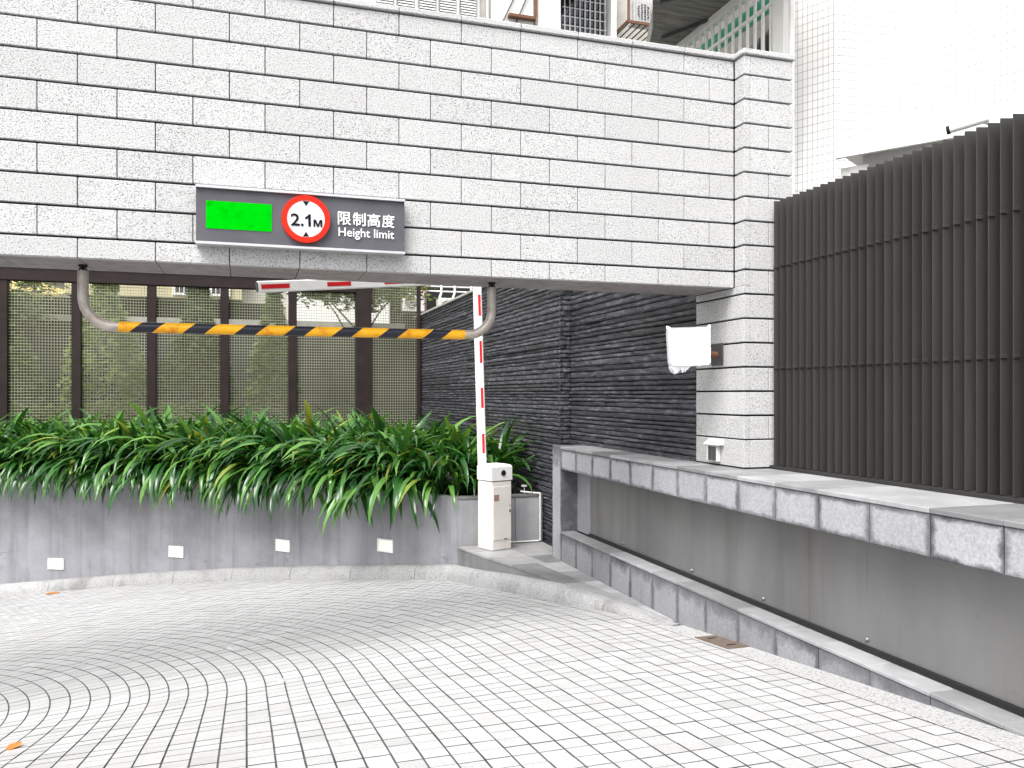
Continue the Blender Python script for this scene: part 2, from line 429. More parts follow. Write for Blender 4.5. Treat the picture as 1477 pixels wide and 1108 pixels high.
def paver_geo(corners, h):
    """corners: four (x, y) in ring order; a low block with a chamfered top following the ramp"""
    c = sum((Vector(p) for p in corners), Vector((0, 0)))/4
    zc = h
    def inset(p, d):
        v = (c-Vector(p)); return Vector(p) + v.normalized()*d*1.41
    a = [(*p, zg(*p)-.02) for p in corners]
    b = [(*p, zg(*p)-.002+zc) for p in corners]
    t = [(*inset(p, .0016), zg(*p)+zc) for p in corners]
    fs = [(8, 9, 10, 11)]
    for i in range(4):
        j = (i+1) % 4; fs += [(i, j, 4+j, 4+i), (4+i, 4+j, 8+j, 8+i)]
    return a+b+t, fs
def paver_add(m_, q):
    vs, fs = paver_geo(q, rnd.uniform(-.0015, .0015)); m_.add(vs, fs); m_.mi[-len(fs):] = [0] + [1]*8; return m_
def tone(o):
    at = o.data.attributes.new('tone', 'FLOAT', 'FACE'); n_ = len(o.data.polygons)//9
    vals = [v for v in (max(.55, rnd.gauss(1, .045)) for _ in range(n_)) for k in range(9)]; at.data.foreach_set('value', vals); return o
PW, GAP, GAPX = .132, .0070, .0032
quads = []
i0 = int((-4.5-CX)/PW)
for i in range(0, 62):                                     # straight part: X columns are the rings carried on
    xa, xb = CX+i*PW+GAP/2, CX+(i+1)*PW-GAP/2
    if xb > 3.34: continue
    for j in range(0, 44):
        yb, ya = CY-j*PW-GAPX/2, CY-(j+1)*PW+GAPX/2
        if xb < -3.2: continue
        quads.append([(xa, ya), (xb, ya), (xb, yb), (xa, yb)])
for i in range(8, 100):                                      # turning part: concentric rings
    ra, rb = i*PW+GAP/2, (i+1)*PW-GAP/2; rm = (ra+rb)/2
    n = int(rm*math.pi*.64/PW); da = PW/rm; off = (i % 2)*.5*da*.0
    for k in range(n):
        t0 = k*da + off + GAPX/2/rm; t1 = (k+1)*da + off - GAPX/2/rm
        q = [(CX+r*math.cos(t), CY+r*math.sin(t)) for r, t in ((ra, t0), (rb, t0), (rb, t1), (ra, t1))]
        cx = sum(p[0] for p in q)/4; cy = sum(p[1] for p in q)/4
        if cx < -8.5 or rm < 1.5: continue
        if cx > 3.42: continue
        if cy > 6 and edge_dist(cx, cy) < .08: continue
        quads.append(q)
# nearest ones in the frame are parts of their own
cy_, sy_ = math.cos(R(17.85)), math.sin(R(17.85))
def screen(q):
    x = sum(p[0] for p in q)/4; y = sum(p[1] for p in q)/4; fw = x*sy_+y*cy_; r = x*cy_-y*sy_
    return fw, 738.5+1190*r/fw, 569-1190*zg(x, y)/fw
near = []; rest = []
for q in quads:
    fw, px, py = screen(q)
    (near if -20 < px < 1497 and py < 1125 else rest).append((fw, q))
near.sort(key=lambda t: t[0]); rest += near[300:]; near = near[:300]
for fw, q in near:
    tone(paver_add(MB(), q).build('paver', [M['paver'], M['grout']], driveway))
m_ = MB()
for fw, q in rest: paver_add(m_, q)
tag(tone(m_.build('paver_field', [M['paver'], M['grout']], driveway)), kind='stuff')

# pebbledash margin between pavers and parapet, following the slope
m_ = MB(); yy = [-8 + .2*i for i in range(72)]; n = len(yy)
m_.add([(CX+61*PW-.001, y, zg(3.4, y)+.002) for y in yy] + [(3.53, y, zg(3.4, y)+.002) for y in yy], [(i, n+i, n+i+1, i+1) for i in range(n-1)])
tag(m_.build('margin_strip', M['pebble']), 'strip of pebbledash concrete along the foot of the low wall', kind='structure')

# kerb in separate rounded stones
kerb = empty('kerb', (2.5, 9.5, -2.4)); tag(kerb, 'rounded pale concrete kerb round the outside of the ramp', kind='structure')
prof = [(0, 1.0), (.045, 1.0), (.085, .95), (.115, .80), (.135, .52), (.146, .2), (.15, -.3)]
L = [0]
for a, b in zip(EDGE, EDGE[1:]): L.append(L[-1]+(b-a).length)
seg = .0; start = 0
def ktop(p, zr):
    return max(min(zr+.175, ZW-.012), zr+.004)
while start < len(EDGE)-1:
    end = start
    while end < len(EDGE)-1 and L[end]-L[start] < 1.15: end += 1
    m_ = MB(); ring = []
    for i in range(start, end+1):
        p, nn = EDGE[i], EN[i]
        if i == start: p = p + (EDGE[i+1]-p).normalized()*.004
        if i == end: p = p + (EDGE[i-1]-p).normalized()*.004
        inner = p+nn*.15; zr = zg(*inner); h = ktop(p, zr)-zr
        ring.append([(p.x+nn.x*a, p.y+nn.y*a, zr + (h*b if b >= 0 else b*.15)) for a, b in prof])
    np_ = len(prof)
    m_.add([v for r in ring for v in r], [(i*np_+k, (i+1)*np_+k, (i+1)*np_+k+1, i*np_+k+1) for i in range(len(ring)-1) for k in range(np_-1)])
    m_.add(ring[0], [tuple(range(np_))]); m_.add(ring[-1], [tuple(range(np_))[::-1]])
    o = m_.build('kerb_stone', M['kerb'], None, True); wchild(o, kerb)
    start = end

# walkway wedge with slabs
walk = empty('walkway', (3.3, 9, ZW)); tag(walk, 'small raised walkway wedge of grey slabs under the barrier cabinet', kind='structure')
poly = [tuple(p) for p in WC] + [(3.56, 6.25), (3.56, 9.2), (3.76, 9.2), (3.76, 10.29), (2.583, 10.29)]
o = MB().prism(poly[:-1] + [(2.6, 10.29)], -2.9, ZW-.022).build('walkway_body', M['concrete2'], fix=True); wchild(o, walk)
def walk_x(y):
    for a, b in zip(WC, WC[1:]):
        if b.y <= y <= a.y: return a.x + (b.x-a.x)*(a.y-y)/max(a.y-b.y, 1e-6)
    return WC[0].x if y > WC[0].y else WC[-1].x
ycuts = [6.35, 6.9, 7.42, 7.94, 8.46, 8.98, 9.42, 9.86, 10.285]
for a, b in zip(ycuts, ycuts[1:]):
    xr = 3.515 if b <= 9.2 else 3.74
    xm = (walk_x((a+b)/2)+xr)/2
    for lo, hi in (((0, .5), (.5, 1)) if b > 7.9 else ((0, 1),)):
        f = lambda y, t: (walk_x(y)-.012)*(1-t) + xr*t
        g_ = .003
        p4 = [(f(a+g_, lo)+g_, a+g_), (f(a+g_, hi)-g_, a+g_), (f(b-g_, hi)-g_, b-g_), (f(b-g_, lo)+g_, b-g_)]
        o = MB().prism(p4, ZW-.022, ZW+rnd.uniform(-.001, .001)).build('paving_slab', M['slab']); wchild(o, walk)

# wide ground out to the horizon, yard behind the fence
m_ = MB().add([(-700, -700, -4.6), (700, -700, -4.6), (700, 700, -4.6), (-700, 700, -4.6)], [(0, 1, 2, 3)])
tag(m_.build('ground', M['groundmat']), 'city ground around the driveway', kind='structure')
m_ = MB().box(-14, 16, 18.55, 40, -4.5, -1.5); tag(m_.build('yard', M['wallground']), 'grey yard behind the mesh fence', kind='structure')

# ------------------------------------------------------------ stone lintel wall
BX, BZ = .470, .2002            # block pitch
WY, WB = 6.0, 6.615             # front and back faces
XE = 3.885                      # inner corner against the pillar
ZS, ZTOP = .893, 2.836          # soffit, top of coping
ROWZ = [ZS, 1.027] + [1.027+BZ*i for i in range(1, 9)] + [2.79]
wall = empty('stone_wall', (1, 6.3, ZS)); tag(wall, 'wide white granite block wall spanning over the driveway entrance', 'wall')
X0 = -5.5
o = MB().box(X0+.05, XE-.002, WY+.03, WB-.02, ZS+.03, 2.785).build('wall_core', M['gap']); wchild(o, wall)
HJ, VJ = .0155, .0055
cache = {}
def block_mesh(wd, hh, dp=.06):
    k = (round(wd, 3), round(hh, 3), round(dp, 3))
    if k not in cache:
        m_ = MB().bev(-wd/2, wd/2, 0, dp, -hh/2, hh/2, .0035); me = m_.mesh('granite_block'); me.materials.append(M['granite']); cache[k] = me
    return cache[k]
for r in range(len(ROWZ)-1):
    z0, z1 = ROWZ[r], ROWZ[r+1]
    zc = (z0+z1)/2; hh = (z1-z0) - HJ
    if r == 0: zc = (z0 + z1 - HJ/2)/2; hh = z1-z0-HJ/2
    rowA = (9-r) % 2 == 0        # top full course begins with a whole block at the pillar
    x = XE - (0 if rowA else BX/2)
    if not rowA:
        inst('block', block_mesh(BX/2-VJ, hh), wall, Matrix.Translation(Vector((XE-BX/4, WY+rnd.uniform(0, .003), zc))-wall.location))
    while x > X0+.1:
        mm = Matrix.Translation((x-BX/2, WY+rnd.uniform(0, .003), zc))
        inst('block', block_mesh(BX-VJ, hh), wall, Matrix.Translation(-Vector(wall.location)) @ mm); x -= BX
# coping stones
x = XE+.0
cope = MB().bev(-BX/2+.002, BX/2-.002, -.018, .64, 0, .044, .006).mesh('coping_stone'); cope.materials.append(M['granite'])
while x > X0+.1:
    inst('coping_stone', cope, wall, Matrix.Translation(Vector((x-BX/2, WY, 2.794))-wall.location)); x -= BX
# soffit panels
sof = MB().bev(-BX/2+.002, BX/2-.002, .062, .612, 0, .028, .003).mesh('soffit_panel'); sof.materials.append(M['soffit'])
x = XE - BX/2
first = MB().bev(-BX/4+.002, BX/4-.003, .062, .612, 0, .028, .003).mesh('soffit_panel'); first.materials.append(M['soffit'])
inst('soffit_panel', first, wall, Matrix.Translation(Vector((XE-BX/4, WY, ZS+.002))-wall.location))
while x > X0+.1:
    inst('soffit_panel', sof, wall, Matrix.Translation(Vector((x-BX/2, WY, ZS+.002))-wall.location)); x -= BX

# pillar
PY0, PY1, PX1 = 5.858, 6.615, 4.361
ZP = -.614
pillar = empty('stone_pillar', (4.12, 6.2, ZP)); tag(pillar, 'white granite block pillar standing on the low wall beside the dark fence', 'pillar')
o = MB().box(XE+.03, PX1-.03, PY0+.03, PY1-.03, ZP, 2.79).build('pillar_core', M['gap']); wchild(o, pillar)
prow = [ZP] + [1.027-BZ*i for i in range(8, 0, -1) if 1.027-BZ*i > ZP+.05] + ROWZ[1:]
for r in range(len(prow)-1):
    z0, z1 = prow[r], prow[r+1]; zc = (z0+z1)/2; hh = z1-z0-HJ
    if r == 0: zc -= -HJ/4; 
    idx = (len(prow)-2-r) % 2
    js = lambda: rnd.uniform(0, .002)
    # blocks wrap the corner: L of front pieces and a reveal piece
    parts_ = [(XE+.06+.002, PX1)] if idx == 0 else [(XE+.06+.002, (XE+PX1)/2-.003), ((XE+PX1)/2+.003, PX1)]
    for a, b in parts_:
        o = MB().bev(a, b, PY0+js(), PY0+.07, zc-hh/2, zc+hh/2, .0035).build('block', M['granite']); wchild(o, pillar)
    za, zb = zc-hh/2, zc+hh/2
    if za < ZS-.02 < zb:          # the course at soffit level steps back with the opening
        pieces = [(za, ZS-.001, PY1), (ZS+.0, zb, WY-.003)]
    else: pieces = [(za, zb, PY1 if zb < ZS else WY-.003)]
    for a, b, yl_ in pieces:
        o = MB().bev(XE+js(), XE+.06, PY0+.001, yl_, a, b, .0035).build('block', M['granite']); wchild(o, pillar)
    o = MB().bev(PX1-.05, PX1+.002, PY0+.072, PY1, zc-hh/2, zc+hh/2, .0035).build('block', M['granite']); wchild(o, pillar)
    o = MB().bev(XE+.062, PX1-.052, PY1-.05, PY1+.001, zc-hh/2, zc+hh/2, .0035).build('block', M['granite']); wchild(o, pillar)
o = MB().bev(XE-.016, PX1+.016, PY0-.018, PY1+.02, 2.794, 2.838, .006).build('coping_stone', M['granite']); wchild(o, pillar)

# ------------------------------------------------------------ low wall on the right with recessed steel panel
XP = 3.52; PB = .4575; ZB, ZL = -.882, -1.61
para = empty('low_wall', (3.7, 5, -1.95)); tag(para, 'low grey granite wall with recessed steel panel along the right side', 'wall')
YN, YF = -2.0, 9.33
o = MB().box(XP+.03, 4.5, YN, YF-.03, ZB+.01, ZP-.04).build('band_core', M['gap']); wchild(o, para)
o = MB().box(3.80, 4.5, YN, YF-.03, -2.6, ZB+.008).build('recess_core', M['gap']); wchild(o, para)
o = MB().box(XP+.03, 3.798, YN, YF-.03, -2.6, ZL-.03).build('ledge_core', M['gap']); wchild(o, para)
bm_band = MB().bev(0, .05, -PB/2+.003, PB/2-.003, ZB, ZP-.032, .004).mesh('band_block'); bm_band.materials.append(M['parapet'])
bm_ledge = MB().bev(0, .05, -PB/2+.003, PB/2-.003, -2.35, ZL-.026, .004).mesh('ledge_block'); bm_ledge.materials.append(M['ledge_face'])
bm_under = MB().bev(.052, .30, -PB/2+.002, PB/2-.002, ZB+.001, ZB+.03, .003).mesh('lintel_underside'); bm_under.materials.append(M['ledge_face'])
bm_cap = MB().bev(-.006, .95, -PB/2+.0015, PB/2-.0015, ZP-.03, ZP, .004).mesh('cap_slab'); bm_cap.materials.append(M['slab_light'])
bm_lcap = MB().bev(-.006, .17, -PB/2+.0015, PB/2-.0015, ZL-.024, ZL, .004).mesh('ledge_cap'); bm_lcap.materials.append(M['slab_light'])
y = 3.10 + .0
while y - PB > YN: y -= PB
pl = -Vector(para.location)
while y + PB < YF - .13:
    yc = y+PB/2
    if yc + PB/2 < 9.16:
        inst('band_block', bm_band, para, Matrix.Translation(Vector((XP+rnd.uniform(0, .002), yc, 0))+pl))
        inst('ledge_block', bm_ledge, para, Matrix.Translation(Vector((XP+rnd.uniform(0, .002), yc, 0))+pl))
        inst('cap_slab', bm_cap, para, Matrix.Translation(Vector((XP, yc, rnd.uniform(-.001, .001)))+pl))
        inst('ledge_cap', bm_lcap, para, Matrix.Translation(Vector((XP, yc, rnd.uniform(-.001, .001)))+pl))
        inst('lintel_underside', bm_under, para, Matrix.Translation(Vector((XP, yc, 0))+pl))
    y += PB
yl = y
# end post closing the frame
o = MB().bev(XP-.004, 3.93, max(yl, 9.05)+.003, YF, -2.4, ZP, .006).build('end_post', M['parapet']); wchild(o, para)
if yl < 9.05:
    for nm, z0, z1, mt in (('band_block', ZB, ZP-.032, 'parapet'), ('ledge_block', -2.35, ZL-.026, 'ledge_face')):
        o = MB().bev(XP, XP+.05, yl+.003, 9.05, z0, z1, .004).build(nm, M[mt]); wchild(o, para)
    o = MB().bev(XP-.006, XP+.17, yl+.002, 9.05, ZL-.024, ZL, .004).build('ledge_cap', M['slab_light']); wchild(o, para)
    o = MB().bev(XP-.006, 4.47, yl+.002, 9.05, ZP-.03, ZP, .004).build('cap_slab', M['slab_light']); wchild(o, para)
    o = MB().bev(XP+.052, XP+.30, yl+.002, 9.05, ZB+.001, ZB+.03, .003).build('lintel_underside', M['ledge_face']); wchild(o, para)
# the steel panels, hung a little clear of the ledge
pn = [-1.9, .3, 2.55, 4.8, 6.9, 8.62]
for a, b in zip(pn, pn[1:]):
    m_ = MB().bev(XP+.185, XP+.20, a+.002, b-.002, ZL+.035, ZB+.06, .002); panel = m_.build('steel_panel', M['panel']); wchild(panel, para)
    n = max(1, int((b-a)/1.05))
    for k in range(n):
        yb = a + (b-a)*(k+.5)/n
        m_ = MB(); m_.tube([(XP+.187, yb, ZL+.075), (XP+.176, yb, ZL+.075), (XP+.168, yb, ZL+.075)], [.016, .015, .007], 10)
        o = m_.build('bolt', M['bolt'], panel, True)
o = MB().box(XP+.165, XP+.21, YN, 8.62, ZL-.002, ZL+.034).build('gap_shadow_strip', M['black']); wchild(o, para)  # solid black strip painting in the shadow line in the gap below the panels
o = MB().bev(XP+.205, XP+.28, 8.625, 9.05, ZL+.0, ZB+.03, .003).build('recess_back', M['concrete']); wchild(o, para)

# ------------------------------------------------------------ dark slate wall
slate_w = empty('slate_wall', (3.9, 12, -1.95)); tag(slate_w, 'dark stacked slate strip wall behind the barrier and low wall', 'wall')
ZT = 1.79
for nm, x0, x1, y0, y1 in (('wall_core', 3.80, 4.3, 9.72, 19.2), ('wall_core', 3.945, 4.3, 6.62, 9.715)):
    o = MB().box(x0, x1, y0, y1, -3.0, ZT-.02).build(nm, M['gap']); wchild(o, slate_w)
def slate_mesh(ln, hh, seed, dirn='y'):
    """one split-faced strip: back flat, face uneven"""
    r = random.Random(seed); n = max(3, int(ln/.22)); vs = []; fs = []
    for i in range(n+1):
        t = -ln/2 + ln*i/n; d0 = r.uniform(.0, .022); d1 = d0 + r.uniform(-.006, .006)
        zt = hh/2 - .004 - r.uniform(0, .005); zb = -hh/2 + r.uniform(0, .004)
        vs += [(.05, t, zb), (d1+.012, t, zb), (d1, t, zb+hh*.25), (d0, t, zt-.006), (d0+.008, t, zt), (.05, t, zt)]
    for i in range(n):
        for k in range(5): fs.append((i*6+k, i*6+k+1, (i+1)*6+k+1, (i+1)*6+k))
    fs += [(0, 1, 2, 3, 4, 5), tuple(n*6+k for k in (5, 4, 3, 2, 1, 0))]
    m_ = MB().add(vs, fs); me = m_.mesh('slate_strip'); me.materials.append(M['slate']); return me
lib = {}
def slate_lib(ln, hh):
    k = (round(ln, 2), round(hh, 3)); lib.setdefault(k, [])
    if len(lib[k]) < 2: lib[k].append(slate_mesh(k[0], k[1], rnd.random()))
    return rnd.choice(lib[k])
slp = -Vector(slate_w.location)
z = -1.97; row = 0
HS = [.042, .055, .074, .048, .062]
SC = 0
while z < ZT-.03:
    hh = rnd.choice(HS); hh = min(hh, ZT-z)
    # far stretch X=3.75, Y 9.73..19 ; near stretch X=3.885, Y 6.62..9.71
    for xf, ya, yb, cuts in ((3.755, 9.73, 18.9, 2), (3.892, 6.625, 9.712, 2 if row % 2 else 1)):
        if xf > 3.8 and z < ZP-.06: continue
        q = [ya] + sorted(ya + (yb-ya)*(k+1+rnd.choice((-.3, -.15, .0, .15, .3)))/cuts for k in range(cuts-1)) + [yb]
        for a, b in zip(q, q[1:]):
            ln = round(b-a-.005, 2)
            inst('slate_strip', slate_lib(ln, hh), slate_w, Matrix.Translation(Vector((xf+rnd.uniform(-.012, .006), (a+b)/2, z+hh/2))+slp)); SC += 1
    # return of the jog
    if z > ZP-.1 or True:
        me = slate_lib(.13, hh)
        inst('slate_strip', me, slate_w, Matrix.Translation(Vector((3.83, 9.70+rnd.uniform(-.008, .004), z+hh/2))+slp) @ Matrix.Rotation(R(90), 4, 'Z')); SC += 1
    z += hh; row += 1
o = MB().bev(3.735, 4.3, 9.69, 19.2, ZT-.012, ZT+.035, .006).build('wall_cap', M['coping']); wchild(o, slate_w)
o = MB().bev(3.88, 4.3, 6.62, 9.685, ZT-.012, ZT+.035, .006).build('wall_cap', M['coping']); wchild(o, slate_w)

# ------------------------------------------------------------ planter
ZPL = -1.327
planter = empty('planter', (2.4, 10.8, -2.4)); tag(planter, 'long curved grey concrete planter wall behind the ramp', 'planter')
PN = normals(PC); m_ = MB(); vv = []
for p, n_ in zip(PC, PN):
    zr = zg(*(p+n_*.15)); q = p - n_*.14
    vv += [(p.x, p.y, zr-.2), (p.x, p.y, ZPL-.006), (p.x-n_.x*.006, p.y-n_.y*.006, ZPL), (q.x, q.y, ZPL), (q.x, q.y, ZPL-.6)]
m_.add(vv, [(i*5+k, i*5+k+1, (i+1)*5+k+1, (i+1)*5+k) for i in range(len(PC)-1) for k in range(4)])
o = m_.build('planter_front', M['concrete'], None, True); wchild(o, planter)
# straight end beside the cabinet, in three stone panels
o = MB().box(2.60, 3.745, 10.33, 10.46, -2.7, ZPL-.002).build('planter_end', M['gap']); wchild(o, planter)
for a, b in ((2.585, 2.96), (2.966, 3.36), (3.366, 3.742)):
    o = MB().bev(a, b, 10.30, 10.328, ZW-.0 if a > 2.6 else -2.4, ZPL-.03, .004).build('facing_panel', M['concrete_light']); wchild(o, planter)
o = MB().bev(2.583, 3.742, 10.292, 10.462, ZPL-.028, ZPL+.002, .004).build('planter_cap', M['slab']); wchild(o, planter)
# soil
cx = [p for p in PC]; poly = [(p.x-n_.x*.12, p.y-n_.y*.12) for p, n_ in zip(PC, PN)] + [(3.745, 10.42), (3.745, 18.6), (-9.5, 18.6)]
o = MB().prism([(x, y) for x, y in poly], -3.2, ZPL-.05).build('soil', M['soil'], fix=True); wchild(o, planter)

# recessed wall lights
lights = [((-3.017, 15.47), -2.83, 'leftmost of the four white step lights in the planter wall'),
          ((-1.076, 14.295), -2.533, 'second white step light from the left in the planter wall'),
          ((.524, 12.892), -2.278, 'third white step light from the left in the planter wall'),
          ((1.822, 11.337), -2.079, 'white step light in the planter wall nearest the barrier cabinet')]
for (lx, ly), lz, lab in lights:
    p = Vector((lx, ly)); i = min(range(len(PC)), key=lambda k: (PC[k]-p).length); n_ = PN[i]
    # foot of the perpendicular on the wall face
    p = p - n_*((p-PC[i]).dot(n_))
    rz = math.atan2(n_.y, n_.x) + math.pi/2
    root = empty('step_light', (p.x, p.y, lz), rz); tag(root, lab, 'wall light', 'step lights along the planter wall')
    m_ = MB(); W_, H_ = .145, .09
    m_.bev(-W_, W_, -.022, .01, H_-.016, H_, .003); m_.bev(-W_, W_, -.022, .01, -H_, -H_+.016, .003)
    m_.bev(-W_, -W_+.016, -.021, .01, -H_+.017, H_-.017, .003); m_.bev(W_-.016, W_, -.021, .01, -H_+.017, H_-.017, .003)
    m_.build('frame', M['white'], root)
    MB().bev(-W_+.017, W_-.017, -.012, .008, -H_+.017, H_-.017, .003).build('diffuser', M['lamp_glass'], root)

# ------------------------------------------------------------ mesh fence at the back of the planter
FY = 18.4
mf = empty('mesh_fence', (0, FY, -1.4)); tag(mf, 'brown steel fence with fine wire mesh behind the planter', 'fence')
tp = [-.3905, -.318, -.2456, -.1755, -.1004, -.0236, .0516, .134, .2022]
px_ = [t*FY for t in tp]
for i, x in enumerate(px_):
    wd = .17 if i == 7 else (.045 if i == 8 else .085)
    o = MB().bev(x-wd, x+wd if i < 8 else x+.02, FY-.09, FY+.09, -1.4, 2.9 if i < 8 else 2.6, .006).build('post', M['brown']); wchild(o, mf)
o = MB().bev(px_[0], px_[7]-.17, FY-.11, FY+.11, 2.235, 2.72, .008).build('top_rail', M['brown']); wchild(o, mf)
o = MB().bev(px_[0], px_[7]-.17, FY-.14, FY-.112, 2.50, 2.60, .004).build('rail_lip', M['brown']); wchild(o, mf)
o = MB().bev(px_[7]+.172, px_[8]-.05, FY-.03, FY+.03, 2.52, 2.58, .004).build('mesh_top_bar', M['brown']); wchild(o, mf)
o = MB().bev(px_[0], px_[8]-.05, FY-.095, FY-.06, -1.38, -1.3, .004).build('bottom_rail', M['brown']); wchild(o, mf)
for i in range(8):
    a = px_[i] + (.17 if i == 7 else .085) + .002; b = px_[i+1] - (.17 if i == 6 else (.05 if i == 7 else .085)) - .002
    zt = 2.52 if i == 7 else 2.235
    m_ = MB(); n = int((b-a)/.052); s_ = (b-a)/n
    for k in range(1, n): m_.box(a+k*s_-.0045, a+k*s_+.0045, FY-.004, FY+.003, -1.3, zt)
    nz = int((zt+1.3)/.058); dz = (zt+1.3)/nz
    for k in range(1, nz): m_.box(a, b, FY-.0085, FY-.0042, -1.3+k*dz-.006, -1.3+k*dz+.006)
    o = m_.build('wire_mesh', M['wire']); tag(o, kind='stuff'); wchild(o, mf)

# ------------------------------------------------------------ dark louvre fence on the low wall
lf = empty('louvre_fence', (4.16, 3.5, ZP)); tag(lf, 'tall charcoal metal louvre fence on top of the low wall', 'fence')
lfp = -Vector(lf.location)
dirv = Vector((.952, -.306, 0)); ang = math.atan2(dirv.y, dirv.x)
m_ = MB().bev(-.02, .085, -.0045, .0045, ZP+.03, 1.592, .002)
for zc in (.218, 1.052): m_.bev(-.026, .012, -.016, -.005, zc-.011, zc+.011, .002)
me = m_.mesh('slat'); me.materials.append(M['louvre'])
y = 5.80
k = 0
while y > .2:
    inst('slat', me, lf, Matrix.Translation(Vector((4.155, y, rnd.uniform(-.002, .002)))+lfp) @ Matrix.Rotation(ang+R(rnd.uniform(-.8, .8)), 4, 'Z')); y -= .0824
for zc in (.218, 1.052):
    o = MB().bev(4.245, 4.275, .1, 5.85, zc-.02, zc+.02, .003).build('rail', M['louvre']); wchild(o, lf)
o = MB().bev(4.125, 4.29, .1, 5.855, ZP+.001, ZP+.028, .003).build('bottom_rail', M['louvre']); wchild(o, lf)
for yy_ in (5.6, 3.6, 1.6): 
    o = MB().bev(4.28, 4.34, yy_-.03, yy_+.03, ZP+.001, 1.55, .004).build('post', M['louvre']); wchild(o, lf)

# ------------------------------------------------------------ height limit sign
sg_ = empty('height_limit_sign', (.385, 5.95, 1.01)); tag(sg_, 'grey height limit sign with green screen and red ring on the stone wall', 'sign')
SX0, SX1, SZ0, SZ1, SYF = -.322, 1.088, 1.016, 1.40, 5.915
o = MB().bev(SX0, SX1, SYF, 5.998, SZ0+.012, SZ1-.012, .003).build('sign_box', M['signgrey']); wchild(o, sg_)
o = MB().bev(SX0-.002, SX1+.002, SYF-.022, 5.998, SZ1-.0115, SZ1+.006, .002).build('trim', M['alu']); wchild(o, sg_)
o = MB().bev(SX0-.002, SX1+.002, SYF-.022, 5.998, SZ0-.006, SZ0+.0115, .002).build('trim', M['alu']); wchild(o, sg_)
o = MB().bev(-.258, .166, SYF-.006, SYF+.01, 1.12, 1.306, .002).build('led_screen', M['led']); wchild(o, sg_)
def disc(cx, cz, r, y0, y1, n=56, r_in=None):
    m_ = MB()
    if r_in is None:
        vs = [(cx+r*math.cos(2*math.pi*k/n), y, cz+r*math.sin(2*math.pi*k/n)) for y in (y0, y1) for k in range(n)]
        m_.add(vs, [tuple(range(n)), tuple(range(2*n-1, n-1, -1))] + [(k, n+k, n+(k+1) % n, (k+1) % n) for k in range(n)])
    else:
        vs = [(cx+q*math.cos(2*math.pi*k/n), y, cz+q*math.sin(2*math.pi*k/n)) for q, y in ((r_in, y0), (r, y0), (r, y1), (r_in, y1)) for k in range(n)]
        for j in range(4): m_.add([], []); 
        m_.add(vs, [(j*n+k, ((j+1) % 4)*n+k, ((j+1) % 4)*n+(k+1) % n, j*n+(k+1) % n) for j in range(4) for k in range(n)])
    return m_
CXs, CZs = .394, 1.217
plate = disc(CXs, CZs, .162, SYF-.03, SYF+.002).build('round_plate', M['signwhite'], fix=True); wchild(plate, sg_)
def sub(o, parent): o.parent = parent; o.matrix_parent_inverse = Matrix.Identity(4); return o
ring = sub(disc(CXs, CZs, .164, SYF-.034, SYF+.0, 64, .127).build('red_ring', M['ringred'], fix=True), plate)
def text(body, name, x0, x1, z0, z1, y, mat, parent, offset=0.0, isplate=False):
    cu = bpy.data.curves.new(name, 'FONT'); cu.body = body; cu.size = 1; cu.extrude = .012; cu.offset = offset; cu.resolution_u = 4
    ob = bpy.data.objects.new(name, cu); col.objects.link(ob)
    bpy.context.view_layer.update()
    me = bpy.data.meshes.new_from_object(ob.evaluated_get(bpy.context.evaluated_depsgraph_get())); bpy.data.objects.remove(ob)
    xs_ = [v.co.x for v in me.vertices]; ys_ = [v.co.y for v in me.vertices]
    sx = (x1-x0)/(max(xs_)-min(xs_)); sz = (z1-z0)/(max(ys_)-min(ys_)); mx, my = min(xs_), min(ys_)
    for v in me.vertices: v.co = Vector((x0+(v.co.x-mx)*sx, y-.004-v.co.z*.25, z0+(v.co.y-my)*sz))
    me.materials.clear(); me.materials.append(mat)
    o = link(name, me)
    return sub(o, parent) if isplate else wchild(o, parent)
text('2', 'height_figure', .290, .352, 1.166, 1.25, SYF-.03, M['ink'], plate, .012, True)
def flat(poly, name):
    n = len(poly); y0, y1 = SYF-.037, SYF-.029
    m_ = MB().add([(x, y0, z) for x, z in poly] + [(x, y1, z) for x, z in poly], [tuple(range(n)), tuple(range(2*n-1, n-1, -1))] + [(i, n+i, n+(i+1) % n, (i+1) % n) for i in range(n)])
    return sub(m_.build(name, M['ink'], fix=True), plate)
flat([(.361, 1.166), (.377, 1.166), (.377, 1.183), (.361, 1.183)], 'height_figure')
flat([(.409, 1.166), (.426, 1.166), (.426, 1.25), (.412, 1.25), (.403, 1.238), (.387, 1.229), (.387, 1.215), (.399, 1.219), (.409, 1.226)], 'height_figure')
zb_, zt_ = 1.166, 1.216
flat([(.444, zb_), (.455, zb_), (.455, 1.200), (.469, zb_), (.479, zb_), (.493, 1.200), (.493, zb_), (.504, zb_), (.504, zt_), (.487, zt_), (.474, 1.184), (.461, zt_), (.444, zt_)], 'height_unit')
for s_ in (1, -1):
    zt = CZs + s_*.122; m_ = MB(); zz = [zt, zt-s_*.034]
    vs = [(CXs-.021, SYF-.0335, zz[0]), (CXs+.021, SYF-.0335, zz[0]), (CXs, SYF-.0335, zz[1]), (CXs-.021, SYF-.029, zz[0]), (CXs+.021, SYF-.029, zz[0]), (CXs, SYF-.029, zz[1])]
    sub(m_.add(vs, [(0, 1, 2), (5, 4, 3), (0, 3, 4, 1), (1, 4, 5, 2), (2, 5, 3, 0)]).build('arrow', M['ink'], fix=True), plate)
chars = '限制高度'; cw = (1.026-.612)/4
for i, ch in enumerate(chars):
    text(ch, 'lettering', .614+i*cw, .614+(i+1)*cw-.012, 1.196, 1.29, SYF, M['signwhite'], sg_, .012)
